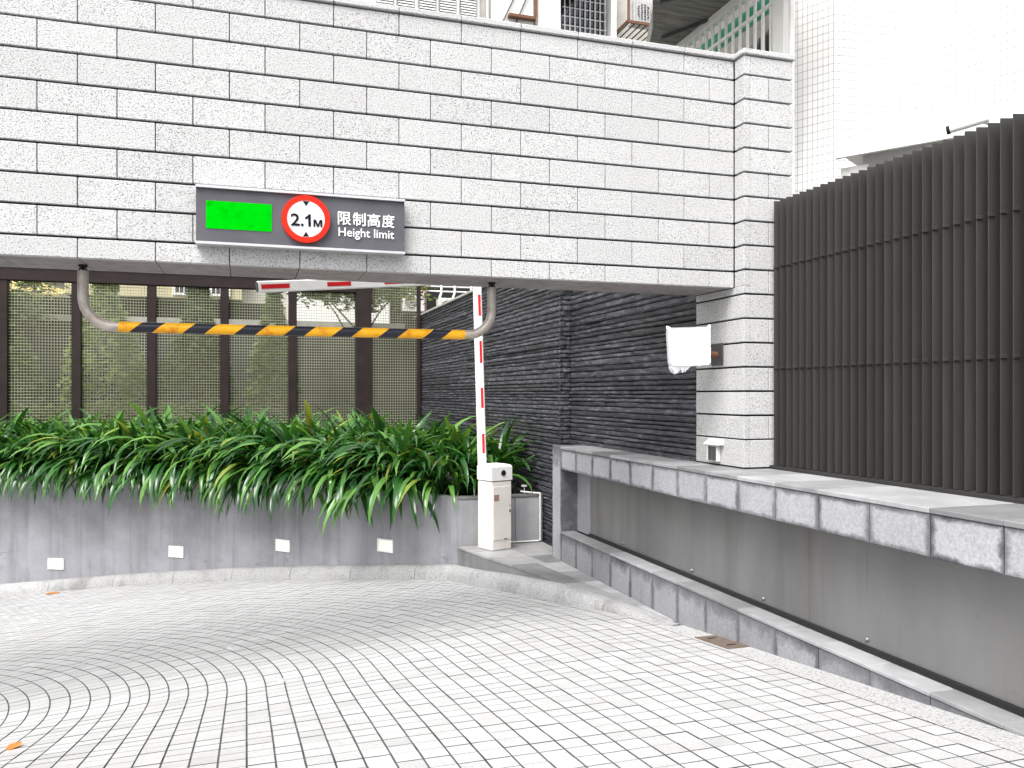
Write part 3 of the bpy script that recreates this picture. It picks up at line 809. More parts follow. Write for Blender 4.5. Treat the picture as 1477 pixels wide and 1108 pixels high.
text('Height limit', 'lettering', .619, 1.012, 1.098, 1.178, SYF, M['signwhite'], sg_, .008)

# ------------------------------------------------------------ height limit bar hung from the soffit
hb = empty('height_bar', (.4, 6.33, ZS)); tag(hb, 'yellow and black striped height bar hanging on bent pipes below the wall', 'barrier bar')
BY, XL_, XR_, ZBAR, RB = 6.33, -1.073, 1.868, .472, .036
def arc(cx, cz, r, a0, a1, n=9): return [(cx+r*math.cos(R(a0+(a1-a0)*k/n)), BY, cz+r*math.sin(R(a0+(a1-a0)*k/n))) for k in range(n+1)]
rb = .2
m_ = MB().tube([(XL_, BY, ZS-.04), (XL_, BY, ZBAR+rb+.01)] + arc(XL_+rb, ZBAR+rb, rb, 180, 270) + [(XL_+rb+.03, BY, ZBAR)], RB, 16)
o = m_.build('pipe_bend', M['pipe'], None, True); wchild(o, hb)
m_ = MB().tube([(XR_, BY, ZS-.04), (XR_, BY, ZBAR+rb+.01)] + arc(XR_-rb, ZBAR+rb, rb, 0, -90) + [(XR_-rb-.03, BY, ZBAR)], RB, 16)
o = m_.build('pipe_bend', M['pipe'], None, True); wchild(o, hb)
m_ = MB().tube([(XL_+rb+.025, BY, ZBAR), (0, BY, ZBAR-.001), (.8, BY, ZBAR-.001), (XR_-rb-.025, BY, ZBAR)], RB+.0015, 18)
o = m_.build('striped_bar', M['hazard'], None, True); wchild(o, hb)
for x in (XL_, XR_):
    m_ = MB().tube([(x, BY, ZS+.01), (x, BY, ZS-.045)], .011, 8); m_.tube([(x, BY, ZS-.012), (x, BY, ZS+.006)], .03, 10)
    m_.tube([(x+.022*math.cos(t), BY, ZS-.035+.022*math.sin(t)) for t in [k*math.pi/6 for k in range(13)]], .006, 6)
    o = m_.build('hanger', M['black'], None, True); wchild(o, hb)

# ------------------------------------------------------------ boom barrier
RZ = R(19.7)
bb = empty('boom_barrier', (2.995, 10.02, ZW), RZ); tag(bb, 'white boom barrier cabinet with folded red striped arm beside the planter', 'boom barrier')
CW = .155
cab = MB().bev(-CW, CW, -CW, CW, .0, .86, .012).build('cabinet', M['cream'], bb)
MB().bev(-CW+.02, CW-.012, -CW-.006, -CW+.002, .13, .80, .003).build('door', M['cream'], cab)
MB().bev(-.13, -.05, -CW-.0085, -CW-.006, .62, .70, .001).build('sticker', M['pinkpipe'], cab)
MB().bev(.108, .128, -CW-.02, -CW-.006, .47, .50, .004).build('handle', M['darkgrille'], cab)
MB().bev(.112, .124, -CW-.012, -CW-.006, .545, .56, .002).build('keyhole', M['darkgrille'], cab)
MB().bev(.03, .075, -CW-.012, -CW-.006, .132, .147, .003).build('latch', M['rust'], cab)
# hood with sloping rim
m_ = MB(); c2 = CW+.004
ringv = [[(sx*c, sy*c, z) for sx, sy in ((-1,-1), (1,-1), (1,1), (-1,1))] for c, z in ((c2, .872), (c2, 1.04), (c2-.012, 1.062), (c2-.04, 1.072))]
vs = [v for r in ringv for v in r]
m_.add(vs, [(3, 2, 1, 0), (12, 13, 14, 15)] + [(r*4+k, r*4+(k+1) % 4, r*4+4+(k+1) % 4, r*4+4+k) for r in range(3) for k in range(4)])
hood = m_.build('hood', M['white'], bb)
o = disc(.02, .965, .036, -c2-.008, -c2+.002, 24).build('lock', M['lock'], hood, fix=True)
o = disc(.02, .965, .015, -c2-.012, -c2-.0075, 16).build('lock_core', M['black'], hood, fix=True)
# lower arm rises beside the cabinet; world coordinates
AX, AY = 2.815, 10.12
bot, top = Vector((2.868, 10.12, -1.15)), Vector((2.79, 10.12, 1.5))
def bar_box(a, b, wd, dp, side):
    """rectangular tube from a to b; side = unit width direction"""
    d = (b-a).normalized(); s_ = side.normalized(); s_ = (s_-d*s_.dot(d)).normalized(); n_ = d.cross(s_)
    m4 = Matrix(((s_.x, n_.x, d.x, a.x), (s_.y, n_.y, d.y, a.y), (s_.z, n_.z, d.z, a.z), (0, 0, 0, 1)))
    return m4, (b-a).length
side = Vector((.952, -.306, 0))
m4, ln = bar_box(bot, top, .11, .04, side)
def bworld(o): o.parent = bb; o.matrix_parent_inverse = (Matrix.Translation(bb.location) @ Matrix.Rotation(RZ, 4, 'Z')).inverted(); return o
arm = bworld(MB().bev(-.055, .055, -.022, .022, 0, ln, .01, m4).build('lower_arm', M['white']))
def nsign(m4): return -1 if (m4.to_3x3() @ Vector((0, 1, 0))).dot(Vector((-.28, -.96, 0))) > 0 else 1
sgn = (m4.to_3x3() @ Vector((0, 1, 0))).dot(Vector((-.28, -.96, 0)))
yn = .0225 if sgn > 0 else -.0225
for zc in (-1.15, -.40, .30, 1.06):
    zz = zc - bot.z
    if zz < .1: zz = .52
    h_ = .125
    pass
for z0, z1 in ((-.75, -.50), (-.17, .085), (.40, .68), (1.0, 1.265)):
    a, b = sorted((yn, yn*1.08))
    o = MB().box(.008, .040, a, b, z0-bot.z, z1-bot.z, m4).build('red_strip', M['red']); sub(o, arm)
hinge = Vector((2.79, 10.06, 1.46)); tip = Vector((.10, 8.28, 1.03))
m5, ln5 = bar_box(hinge, tip, .1, .04, Vector((0, 0, 1)))
up = bworld(MB().bev(-.056, .056, -.02, .02, .05, ln5, .01, m5).build('upper_arm', M['white']))
sgn = (m5.to_3x3() @ Vector((0, 1, 0))).dot(Vector((-.1, -.96, 0))); yn = .0205 if sgn > 0 else -.0205
zsg = 1
for a0, a1 in ((ln5-.36, ln5-.03), (ln5-1.15, ln5-.83), (ln5-1.95, ln5-1.63), (.3, .6)):
    a, b = sorted((yn, yn*1.08)); o = MB().box(-.022, .022, a, b, a0, a1, m5).build('red_strip', M['red']); sub(o, up)
bworld(MB().bev(-.06, .06, -.035, .035, ln-.10, ln+.06, .012, m4).build('elbow', M['darkgrille']))
bworld(MB().bev(-.048, .048, -.018, .018, ln5+.001, ln5+.006, .001, m5).build('end_cap', M['darkgrille']))
bworld(MB().tube([(2.935, 10.16, -1.0), (2.93, 10.15, .2), (2.90, 10.14, 1.3)], .004, 5).build('cable', M['darkgrille']))

# ------------------------------------------------------------ wrapped lamp on the reveal
lb = empty('wrapped_wall_box', (3.6, 6.22, .24)); tag(lb, 'square lamp wrapped in white plastic on a rusty bracket by the pillar', 'lamp')
ctr = Vector((3.53, 6.14, .40)); yawb = R(-14)
mx = Matrix.Translation(ctr) @ Matrix.Rotation(yawb, 4, 'Z') @ Matrix.Rotation(R(-2), 4, 'Y')
def rrect(w_, h_, r, n=5):
    pts = []
    for cx_, cz_, a0 in ((w_-r, h_-r, 0), (-w_+r, h_-r, 90), (-w_+r, -h_+r, 180), (w_-r, -h_+r, 270)):
        pts += [(cx_+r*math.cos(R(a0+90*k/n)), cz_+r*math.sin(R(a0+90*k/n))) for k in range(n+1)]
    return pts
r1 = rnd; ringsP = []
base = rrect(.176, .16, .03)
for y_, sc_ in ((-.06, .93), (-.068, .985), (-.05, 1.0), (.0, 1.0), (.045, .985), (.06, .9)):
    ringsP.append([(x*sc_*(1-.05*max(0, -z_/.16)), y_ + .0, z_*sc_) for x, z_ in base])
n = len(base); vs = [mx @ Vector(v) for r_ in ringsP for v in r_]
m_ = MB().add(vs, [tuple(range(n))[::-1], tuple(range(5*n, 6*n))] + [(r_*n+k, r_*n+(k+1) % n, (r_+1)*n+(k+1) % n, (r_+1)*n+k) for r_ in range(5) for k in range(n)])
o = m_.build('lamp_body', M['plasticwrap'], None, True, True); wchild(o, lb)
# gathered skirt of the bag below, and two tied ears above
m_ = MB(); nn_ = 40; vs = []
for j, (dz, sp) in enumerate(((0.0, 1.0), (-.018, .93), (-.034, .80), (-.048, .62))):
    for k in range(nn_):
        a = 2*math.pi*k/nn_; ca, sa = math.cos(a), math.sin(a)
        rr_ = 1/max(abs(ca)/.158, abs(sa)/.052)
        wob = 1 + (.10*j)*math.sin(k*2.7+j) * .5
        vs.append(mx @ Vector((ca*rr_*sp*wob - .012*j, sa*rr_*sp*wob, -.145+dz + .012*math.sin(k*1.9)*j/2 + (.014 if ca > 0 else -.006)*j*abs(ca))))
m_.add(vs, [(j*nn_+k, j*nn_+(k+1) % nn_, (j+1)*nn_+(k+1) % nn_, (j+1)*nn_+k) for j in range(3) for k in range(nn_)])
m_.add(vs[3*nn_:], [tuple(range(nn_))])
o = m_.build('plastic_skirt', M['plasticwrap'], None, True, True); wchild(o, lb)
for sx_ in (-1, 1):
    m_ = MB().tube([mx @ Vector((sx_*.165, -.04, .145)), mx @ Vector((sx_*.178, -.035, .165)), mx @ Vector((sx_*.184, -.03, .178))], [.022, .014, .004], 8)
    o = m_.build('plastic_tie', M['plasticwrap'], None, True); wchild(o, lb)
m_ = MB().tube([mx @ Vector((-.02, .05, -.04)), (3.70, 6.25, .345), (3.884, 6.25, .342)], .028, 12)
m_.tube([mx @ Vector((-.06, .02, -.15)), mx @ Vector((-.058, .02, -.205))], .02, 10)
o = m_.build('bracket', M['rust'], None, True); wchild(o, lb)
o = MB().bev(3.872, 3.8845, 6.16, 6.34, .25, .44, .003).build('bracket_plate', M['darkgrille']); wchild(o, lb)

# outlet with a hood at the foot of the reveal
ot = empty('outlet_box', (3.87, 6.29, -.6)); tag(ot, 'small hooded outlet box low on the inner side of the stone pillar', 'outlet')
o = MB().bev(3.845, 3.884, 6.205, 6.375, -.58, -.44, .004).build('box_body', M['grimewhite']); wchild(o, ot)
for a, b in ((6.215, 6.275), (6.285, 6.335)):
    o = MB().bev(3.838, 3.846, a, b, -.57, -.45, .002).build('cover', M['darkgrille']); wchild(o, ot)
m_ = MB(); vs = [(3.884, 6.15, -.385), (3.884, 6.40, -.385), (3.825, 6.40, -.435), (3.825, 6.15, -.435), (3.884, 6.15, -.435), (3.884, 6.40, -.435)]
o = m_.add(vs, [(0, 1, 2, 3), (4, 3, 2, 5), (0, 3, 4), (1, 5, 2), (0, 4, 5, 1)]).build('rain_hood', M['grimewhite'], fix=True); wchild(o, ot)

# rusty plate over the drain
dp = empty('drain_cover', (3.43, 5.48, zg(3.4, 5.48))); tag(dp, 'rusty brown steel drain cover at the foot of the low wall', 'drain cover')
m_ = MB(); y0, y1, x0, x1 = 5.235, 5.70, 3.335, 3.518
vs = [(x, y, zg(x, y)+h) for h in (-.005, .008) for y in (y0, y1) for x in (x0, x1)]
o = m_.add(vs, [(0,2,3,1), (4,5,7,6), (0,1,5,4), (2,6,7,3), (0,4,6,2), (1,3,7,5)]).build('cover_plate', M['drain']); wchild(o, dp)
for yy_ in (5.33, 5.6):
    zz = zg(3.42, yy_)+.0085; o = MB().bev(3.39, 3.46, yy_-.008, yy_+.008, zz, zz+.004, .001).build('lifting_slot', M['black']); wchild(o, dp)

# white conduit along the planter end
m_ = MB().tube([(3.70, 10.275, ZPL+.03), (3.70, 10.275, ZW+.025), (3.68, 10.275, ZW+.018), (3.22, 10.275, ZW+.018)], .011, 8)
m_.tube([(3.70, 10.275, ZPL+.02), (3.55, 10.30, ZPL+.035), (3.48, 10.42, ZPL+.035)], .010, 8)
tag(m_.build('conduit', M['white'], None, True), 'thin white conduit running down the end of the planter beside the slate', 'conduit')
m_ = MB().bev(3.475, 3.555, 10.37, 10.39, ZPL+.10, ZPL+.125, .003); m_.tube([(3.515, 10.38, ZPL), (3.515, 10.38, ZPL+.11)], .005, 6)
tag(m_.build('plant_tag', M['grimewhite']), 'small white tag standing in the planter soil behind the cabinet', 'plant tag')

# studs and fallen leaves on the ramp
for (x, y), lab in (((.252, 6.317), 'round metal stud in the ramp paving nearer the camera'), ((-.14, 7.93), 'round metal stud in the ramp paving farther from the camera')):
    z = zg(x, y); m_ = MB()
    for r_, h in ((0, 0),): pass
    nn_ = 14; vs = [(x+r_*math.cos(2*math.pi*k/nn_), y+r_*math.sin(2*math.pi*k/nn_), z+h) for r_, h in ((.036, -.003), (.034, .006), (.02, .014)) for k in range(nn_)]
    m_.add(vs, [(r_*nn_+k, r_*nn_+(k+1) % nn_, (r_+1)*nn_+(k+1) % nn_, (r_+1)*nn_+k) for r_ in range(2) for k in range(nn_)] + [tuple(range(2*nn_, 3*nn_))])
    tag(m_.build('road_stud', M['alu'], None, True), lab, 'road stud', 'studs in the ramp paving')
for (x, y, rz, s_), lab in (((-2.98, 14.93, .4, 1.7), 'orange fallen leaf on the pavers by the far kerb'), ((-1.28, 5.43, 1.2, 1.0), 'orange fallen leaf on the near left pavers')):
    z = zg(x, y)+.008; m_ = MB()
    out = [(-.06, 0, 0), (-.03, .028, .006), (.01, .034, .01), (.05, .015, .006), (.07, 0, .0), (.05, -.015, .008), (.01, -.034, .004), (-.03, -.028, .01)]
    mm = Matrix.Translation((x, y, z)) @ Matrix.Rotation(rz, 4, 'Z') @ Matrix.Scale(s_, 4)
    vs = [mm @ Vector(p) for p in out] + [mm @ Vector((.005, 0, -.004))] + [mm @ (Vector(p)-Vector((0, 0, .003))) for p in out]
    m_.add(vs, [(i, (i+1) % 8, 8) for i in range(8)] + [(9+i, 9+(i+1) % 8, (i+1) % 8, i) for i in range(8)])
    tag(m_.build('fallen_leaf', M['deadleaf']), lab, 'leaf', 'fallen leaves on the ramp')

# ------------------------------------------------------------ strap-leaved plants
def strap(Ln, a0, a1, wd, seed):
    """one arching leaf in the XZ plane, folded along its midrib"""
    r = random.Random(seed); n = 8; x = z = 0.0; vs = []; tw = r.uniform(-.5, .5); bend = r.uniform(-.12, .12)
    for i in range(n+1):
        t = i/n; a = R(a0 + (a1-a0)*t**1.25)
        wv = wd*(.55+.9*min(t*2.2, 1)*.5)*(1 - max(0, (t-.55)/.45)**1.8) + .0008
        y = bend*t*t; ty = tw*t
        fold = wv*.35
        vs += [(x - math.sin(a)*fold + 0, y-wv*math.cos(ty), z + math.cos(a)*fold + wv*math.sin(ty)), (x, y, z), (x - math.sin(a)*fold, y+wv*math.cos(ty), z + math.cos(a)*fold - wv*math.sin(ty))]
        x += math.cos(a)*Ln/n; z += math.sin(a)*Ln/n
    fs = []
    for i in range(n):
        b = i*3; fs += [(b, b+1, b+4, b+3), (b+1, b+2, b+5, b+4)]
    return vs, fs
def strap_mesh(*a):
    me = MB().add(*strap(*a)).mesh('leaf'); me.materials.append(M['strap']); smoothify(me, 80); return me
UP = [strap_mesh(rnd.uniform(.62, .92), rnd.uniform(72, 88), rnd.uniform(-10, 45), rnd.uniform(.027, .036), i) for i in range(10)]
MID = [strap_mesh(rnd.uniform(.7, 1.0), rnd.uniform(58, 78), rnd.uniform(-75, -35), rnd.uniform(.026, .036), 50+i) for i in range(12)]
LOW = [strap_mesh(rnd.uniform(.8, 1.05), rnd.uniform(40, 60), rnd.uniform(-98, -80), rnd.uniform(.025, .034), 90+i) for i in range(10)]
DROOP = [strap_mesh(rnd.uniform(.85, 1.2), rnd.uniform(15, 45), rnd.uniform(-106, -92), rnd.uniform(.025, .035), 130+i) for i in range(10)]
strap_label = 'dark green strap-leaved plant in the dense row filling the planter'
def big_plant(x, y, z, facing, front, sc_=1.0, n=26):
    root = empty('strap_leaf_plant', (x, y, z), rnd.uniform(0, 6.28)); tag(root, strap_label, 'plant', 'strap-leaved plants in the planter')
    for k in range(n):
        t = k/n
        lib_ = UP if t < .26 else (MID if t < .72 else LOW)
        if front and t > .66 and rnd.random() < .62: lib_ = DROOP
        yaw = rnd.uniform(0, 2*math.pi)
        if front and t > .4: yaw = facing + rnd.gauss(0, .95) - root.rotation_euler.z
        s_ = sc_*rnd.uniform(.7, 1.2)
        inst('leaf', rnd.choice(lib_), root, Matrix.Translation((rnd.uniform(-.05, .05), rnd.uniform(-.05, .05), rnd.uniform(-.02, .05))) @ Matrix.Rotation(yaw, 4, 'Z') @ Matrix.Rotation(R(rnd.uniform(-8, 8)), 4, 'X') @ Matrix.Diagonal((s_, s_*rnd.uniform(.9, 1.2), s_, 1)))
def tuft_mesh(seed):
    r = random.Random(seed); m_ = MB()
    for k in range(22):
        t = k/22; a0 = r.uniform(60, 88); a1 = r.uniform(-70, 30)
        vs, fs = strap(r.uniform(.65, .95), a0, a1, r.uniform(.026, .036), r.random())
        mm = Matrix.Rotation(r.uniform(0, 6.28), 4, 'Z'); m_.add([mm @ Vector(v) for v in vs], fs)
    me = m_.mesh('strap_leaf_plant'); me.materials.append(M['strap']); smoothify(me, 80); return me
TUFTS = [tuft_mesh(i) for i in range(6)]
cum = [0]
for a, b in zip(PC, PC[1:]): cum.append(cum[-1]+(b-a).length)
def along(s_):
    for i in range(len(cum)-1):
        if cum[i+1] >= s_:
            t = (s_-cum[i])/(cum[i+1]-cum[i]); return PC[i].lerp(PC[i+1], t), PN[i].lerp(PN[i+1], t).normalized()
    return PC[-1], PN[-1]
tot = cum[-1]
s_ = 3.6
while s_ < tot-.36:
    for off, front, zz in ((.15, True, 0), (.55, False, .2)):
        p, n_ = along(s_ + (.17 if off > .5 else 0) + rnd.uniform(-.06, .06)); q = p - n_*(off+rnd.uniform(-.05, .05))
        last = s_ > tot-1.0
        big_plant(q.x, q.y, ZPL+.0+zz, math.atan2(n_.y, n_.x) - (.5 if last else 0), front, .98 if last else (1.25 if s_ > 6.5 else 1.1), (40 if last else 70) if front else 30)
    s_ += .30
# the row behind, seen only by their tips
s_ = 3.6
while s_ < tot+.3:
    for off in (.85, 1.25, 1.7):
        p, n_ = along(min(s_, tot)); q = p - n_*(off+rnd.uniform(-.12, .12)) + Vector((rnd.uniform(-.12, .12), rnd.uniform(-.12, .12)))
        if q.x > 3.45 or q.y > 18.1 or (q.y < 10.6): continue
        o = link('strap_leaf_plant', rnd.choice(TUFTS)); o.location = (q.x, q.y, ZPL-.02+rnd.uniform(0, .2)); o.rotation_euler = (0, 0, rnd.uniform(0, 6.28)); k_ = rnd.uniform(1.1, 1.35); o.scale = (k_, k_, k_)
        tag(o, 'strap-leaved plant at the back of the planter showing only its tips', 'plant', 'strap-leaved plants at the back of the planter')
    s_ += .42
# a looser clump behind the cabinet
for x, y, n in ((3.1, 10.85, 18), (3.4, 10.95, 12), (2.66, 10.78, 20), (2.9, 11.0, 22)):
    big_plant(x, y, ZPL-.06, R(-80), False, 1.05 if x > 3 else .8, n)
m_ = MB(); r_ = random.Random(3)
m_.tube([(3.55, 10.9, ZPL-.1), (3.54, 10.88, -.9), (3.5, 10.86, -.42)], [.012, .009, .004], 6)
for k in range(36):
    zz = r_.uniform(-1.1, -.36); mm = Matrix.Translation((3.53+r_.uniform(-.1, .1), 10.87+r_.uniform(-.1, .1), zz)) @ Matrix.Rotation(r_.uniform(0, 6.28), 4, 'Z') @ Matrix.Rotation(r_.uniform(-.8, .8), 4, 'X')
    m_.add([mm @ Vector(v) for v in ((0, 0, 0), (.05, .02, .01), (.11, 0, 0), (.05, -.02, .01))], [(0, 1, 2, 3)])
tag(m_.build('sapling', M['conifer']), 'thin dark sapling behind the cabinet against the slate wall', 'plant')

# ------------------------------------------------------------ trees and shrubs behind the mesh fence
def crown_mesh(name, fn, n, size, mat, seed):
    r = random.Random(seed); m_ = MB()
    for k in range(n):
        p, s_ = fn(r); s_ *= size*r.uniform(.6, 1.4)
        mm = Matrix.Translation(p) @ Matrix.Rotation(r.uniform(0, 6.28), 4, 'Z') @ Matrix.Rotation(r.uniform(-1.1, 1.1), 4, 'X') @ Matrix.Rotation(r.uniform(-.7, .7), 4, 'Y')
        m_.add([mm @ Vector(v) for v in ((-s_, 0, 0), (0, -s_*.45, s_*.1), (s_, 0, -s_*.1), (0, s_*.45, s_*.1))], [(0, 1, 2, 3)])
    return m_
def conifer(x, y, z0, h, rad, lab, seed, mat='conifer', n=3200):
    root = empty('columnar_shrub', (x, y, z0)); tag(root, lab, 'shrub', 'columnar shrubs behind the mesh fence')
    MB().tube([(0, 0, -.05), (.01, .01, h*.5), (0, 0, h*.9)], [.05, .035, .01], 7).build('trunk', M['bark'], root)
    lumps = [(random.Random(seed+i).uniform(0, 6.28), random.Random(seed*3+i).uniform(.1, .95)) for i in range(14)]
    def fn(r):
        t = r.random()**.85; la, lt = r.choice(lumps); a = la + r.gauss(0, .5) if r.random() < .55 else r.uniform(0, 6.28)
        tt = min(1, max(.02, lt + r.gauss(0, .07))) if r.random() < .55 else t
        rr_ = rad*(.55+.45*math.sin(math.pi*min(1, tt*1.1+.12)))*(1-tt**3*.75)*math.sqrt(r.uniform(.25, 1.15))
        return Vector((rr_*math.cos(a), rr_*math.sin(a), .1+tt*h)), 1
    crown_mesh('c', fn, n, .10, None, seed).build('crown', M[mat], root)
conifer(-3.05, 20.6, -1.5, 4.3, .92, 'columnar shrub behind the leftmost pipe of the height bar', 11)
conifer(-1.08, 20.7, -1.5, 4.2, .84, 'columnar shrub behind the mesh below the green screen', 12)
conifer(.62, 20.6, -1.5, 4.15, .62, 'slim columnar shrub behind the mesh below the red ring', 13)
conifer(-5.1, 20.8, -1.5, 3.6, .85, 'broad columnar shrub behind the mesh at the far left', 14, 'olive')
def tree(x, y, z0, cz, rx, rz, lab, seed, n=5200):
    root = empty('tree', (x, y, z0)); tag(root, lab, 'tree', 'trees behind the mesh fence')
    h = cz-z0; r0 = random.Random(seed)
    m_ = MB().tube([(.1, 0, -.05), (.05, 0, h*.4), (0, 0, h*.8), (-.05, 0, h)], [.09, .07, .05, .02], 8)
    tips = []
    for k in range(12):
        a = r0.uniform(0, 6.28); l_ = r0.uniform(.45, 1)*rx; t = r0.uniform(.6, .95)
        e = Vector((l_*math.cos(a), l_*math.sin(a)*.7, h + r0.uniform(-.7, .7)*rz)); tips.append(e)
        m_.tube([(0, 0, h*t), tuple(Vector((0, 0, h*t)).lerp(e, .5)+Vector((0, 0, .1))), tuple(e)], [.03, .02, .006], 6)
    m_.build('trunk', M['bark'], root, True)
    def fn(r):
        e = r.choice(tips); return e + Vector((r.gauss(0, rx*.20), r.gauss(0, rx*.2), r.gauss(0, rz*.22))), 1
    crown_mesh('c', fn, n, .085, None, seed).build('crown', M['olive'], root)
tree(2.55, 20.2, -1.5, 2.75, 1.7, .75, 'small olive green tree behind the mesh left of the thick brown post', 21)
tree(-5.6, 21.4, -1.5, 2.3, 1.2, .9, 'yellow green tree behind the mesh beside the yellow awning', 22, 2000)
for i, (x, w_, lab) in enumerate(((-4.6, .8, 'low hedge shrub behind the mesh at the far left'), (-3.2, .75, 'low hedge shrub behind the mesh near the left pipe'), (-1.9, .7, 'low hedge shrub behind the mesh between two columnar shrubs'), (-.4, .7, 'low hedge shrub behind the mesh under the green screen'))):
    root = empty('hedge_shrub', (x, 19.5, -1.5)); tag(root, lab, 'shrub', 'low hedge behind the mesh fence')
    m_ = MB(); [m_.tube([(k*.1, 0, -.03), (k*.2, 0, .8)], .012, 5) for k in (-2, -1, 0, 1, 2)]; m_.build('stem', M['bark'], root)
    def fn(r, w_=w_): return Vector((max(-1, min(1, r.gauss(0, .55)))*w_, r.gauss(0, .2), .15+1.1*r.random()**.7 + r.gauss(0, .05))), 1
    crown_mesh('c', fn, 1800, .06, None, 40+i).build('foliage', M['olive'], root)

# grey boundary wall in the yard
bw_ = empty('boundary_wall', (-3, 22.4, -1.5)); tag(bw_, 'old grey yard wall with pale coping behind the mesh fence', 'wall')
o = MB().box(-14, 4.1, 22.4, 22.6, -1.55, 1.78).build('wall_body', M['greywall']); wchild(o, bw_)
o = MB().bev(-14, 4.12, 22.33, 22.66, 1.782, 1.93, .01).build('wall_coping', M['coping']); wchild(o, bw_)

# ------------------------------------------------------------ apartment block at the back
AY_ = 24.0
ap = empty('apartment_block', (3, AY_, -1.5)); tag(ap, 'old beige apartment block rising behind the stone wall', 'building')
def part(name, mb_, mat, parent=None, smooth=False):
    o = mb_.build(name, M[mat], None, smooth)
    return sub(o, parent) if parent else wchild(o, ap)
part('wall', MB().box(-12, 16, AY_+.3, AY_+8, -1.6, 17), 'tile_beige')
part('lower_band', MB().bev(-4.4, -.1, AY_-.55, AY_+.298, 2.55, 3.75, .02), 'pale_yellow')
part('lower_band', MB().bev(-12, -4.5, AY_-.3, AY_+.298, 3.2, 4.0, .02), 'pale_yellow')
part('recess_shade', MB().box(-12, 1.0, AY_+.2, AY_+.297, .2, 2.54), 'shade_dark')  # flat dark sheet on the wall, painting the shadow below the yellow band
part('ground_wall', MB().bev(1.25, 3.95, AY_-.2, AY_+.298, -1.5, 3.0, .02), 'white')
part('recess_shade', MB().box(4.0, 10.0, AY_+.1, AY_+.297, -1.0, 4.5), 'shade_dark')  # second flat sheet: darkness behind pipes and AC units painted as colour
part('recess_sill', MB().bev(4.0, 9.0, AY_-.3, AY_+.098, 1.6, 1.95, .01), 'greywall')
# lower window with bars in the yellow band
wn = part('window', MB().bev(-1.85, -.4, AY_-.60, AY_-.552, 2.62, 3.5, .01), 'white')
for k in range(3): part('pane', MB().box(-1.78+k*.46, -1.40+k*.46, AY_-.612, AY_-.602, 2.70, 3.42), 'glass', wn)
for k in range(13): part('bar', MB().box(-1.80+k*.113, -1.78+k*.113, AY_-.65, AY_-.63, 2.62, 3.5), 'white', wn)
# yellow awning far left
m_ = MB().add([(-6.0, AY_-.6, 3.15), (-4.3, AY_-1.6, 2.42), (-4.3, AY_-.6, 2.62), (-6.4, AY_-1.6, 2.5), (-6.0, AY_-.6, 3.10), (-4.3, AY_-1.6, 2.38), (-6.4, AY_-1.6, 2.46)], [(0, 3, 1), (0, 1, 2), (4, 5, 6), (3, 6, 5, 1), (0, 4, 6, 3)])
part('awning', m_, 'yellowroof')
# pipes in the recess right of the mesh
part('vertical_pipe', MB().tube([(4.95, AY_-.35, 1.6), (4.95, AY_-.35, 4.6)], .055, 10), 'pinkpipe', None, True)
for zz in (3.16, 3.02): part('horizontal_pipe', MB().tube([(4.4, AY_-.3, zz), (9.0, AY_-.3, zz+.02)], .022, 8), 'white', None, True)
for x in (5.45, 5.85, 6.35): part('pipe_drop', MB().tube([(x, AY_-.34, 3.7), (x, AY_-.34, 3.0), (x-.06, AY_-.3, 2.8)], .035, 8), 'white', None, True)
# AC units on the ledge
def ac_unit(x, y, z, w_, h_, d_, lab):
    root = empty('ac_unit', (x, y, z)); tag(root, lab, 'ac unit', 'air conditioning units on the apartment block')
    MB().bev(-w_/2, w_/2, 0, d_, 0, h_, .015).build('casing', M['grimewhite'], root)
    n = 28; m_ = MB(); r_ = h_*.36
    for q in (1, .7, .4): m_.tube([(-w_*.12+r_*q*math.cos(2*math.pi*k/n), -.008, h_*.5+r_*q*math.sin(2*math.pi*k/n)) for k in range(n+1)], .008, 5, False)
    for k in range(6): m_.box(-w_*.12-r_*.99, -w_*.12+r_*.99, -.012, -.004, h_*.5-.004+(k-2.5)*r_*.3, h_*.5+.004+(k-2.5)*r_*.3)
    m_.build('fan_grille', M['grimewhite'], root)
    m_ = disc(-w_*.12, h_*.5, r_, -.003, .002, 24); m_.build('fan_opening', M['darkgrille'], root, fix=True)
    return root
ac_unit(4.58, AY_-.62, 2.38, .62, .52, .3, 'grimy white air conditioner seen through the right end of the mesh')
ac_unit(5.62, AY_-.62, 2.30, .66, .5, .3, 'white air conditioner above the slate wall beside the pink pipe')
for x in (4.3, 4.86, 5.34, 5.9): part('ac_bracket', MB().box(x-.02, x+.02, AY_-.6, AY_+.1, 2.20 if x > 5 else 2.30, 2.24 if x > 5 else 2.34), 'rust')
part('ac_shelf', MB().box(4.2, 6.0, AY_-.28, AY_+.09, 1.96, 2.29), 'greywall')
# upper storeys seen above the coping
win = part('window', MB().bev(3.5, 6.75, AY_+.12, AY_+.298, 9.6, 13.4, .02), 'white')
for k in range(5):
    xa = 3.6 + k*.63
    part('pane', MB().box(xa, xa+.5, AY_+.10, AY_+.118, 9.7, 13.3), 'glass', win)
    m_ = MB()
    for j in range(46): m_.box(xa+.01, xa+.49, AY_+.05, AY_+.09, 9.72+j*.078, 9.755+j*.078)
    tag(part('shutter_slats', m_, 'white', win), kind='stuff')
    part('bar', MB().box(xa+.52, xa+.57, AY_+.02, AY_+.10, 9.7, 13.3), 'white' if k % 2 else 'alu', win)
part('downpipe', MB().tube([(7.0, AY_+.2, 2), (7.0, AY_+.2, 16)], .06, 10), 'alu', None, True)
hoodp = part('white_bay', MB().bev(7.12, 8.4, AY_-.1, AY_+.298, 9.0, 14, .02), 'white')
part('strut', MB().tube([(7.3, AY_-.16, 11.1), (8.0, AY_-.16, 12.6)], .025, 6), 'darkgrille', hoodp)
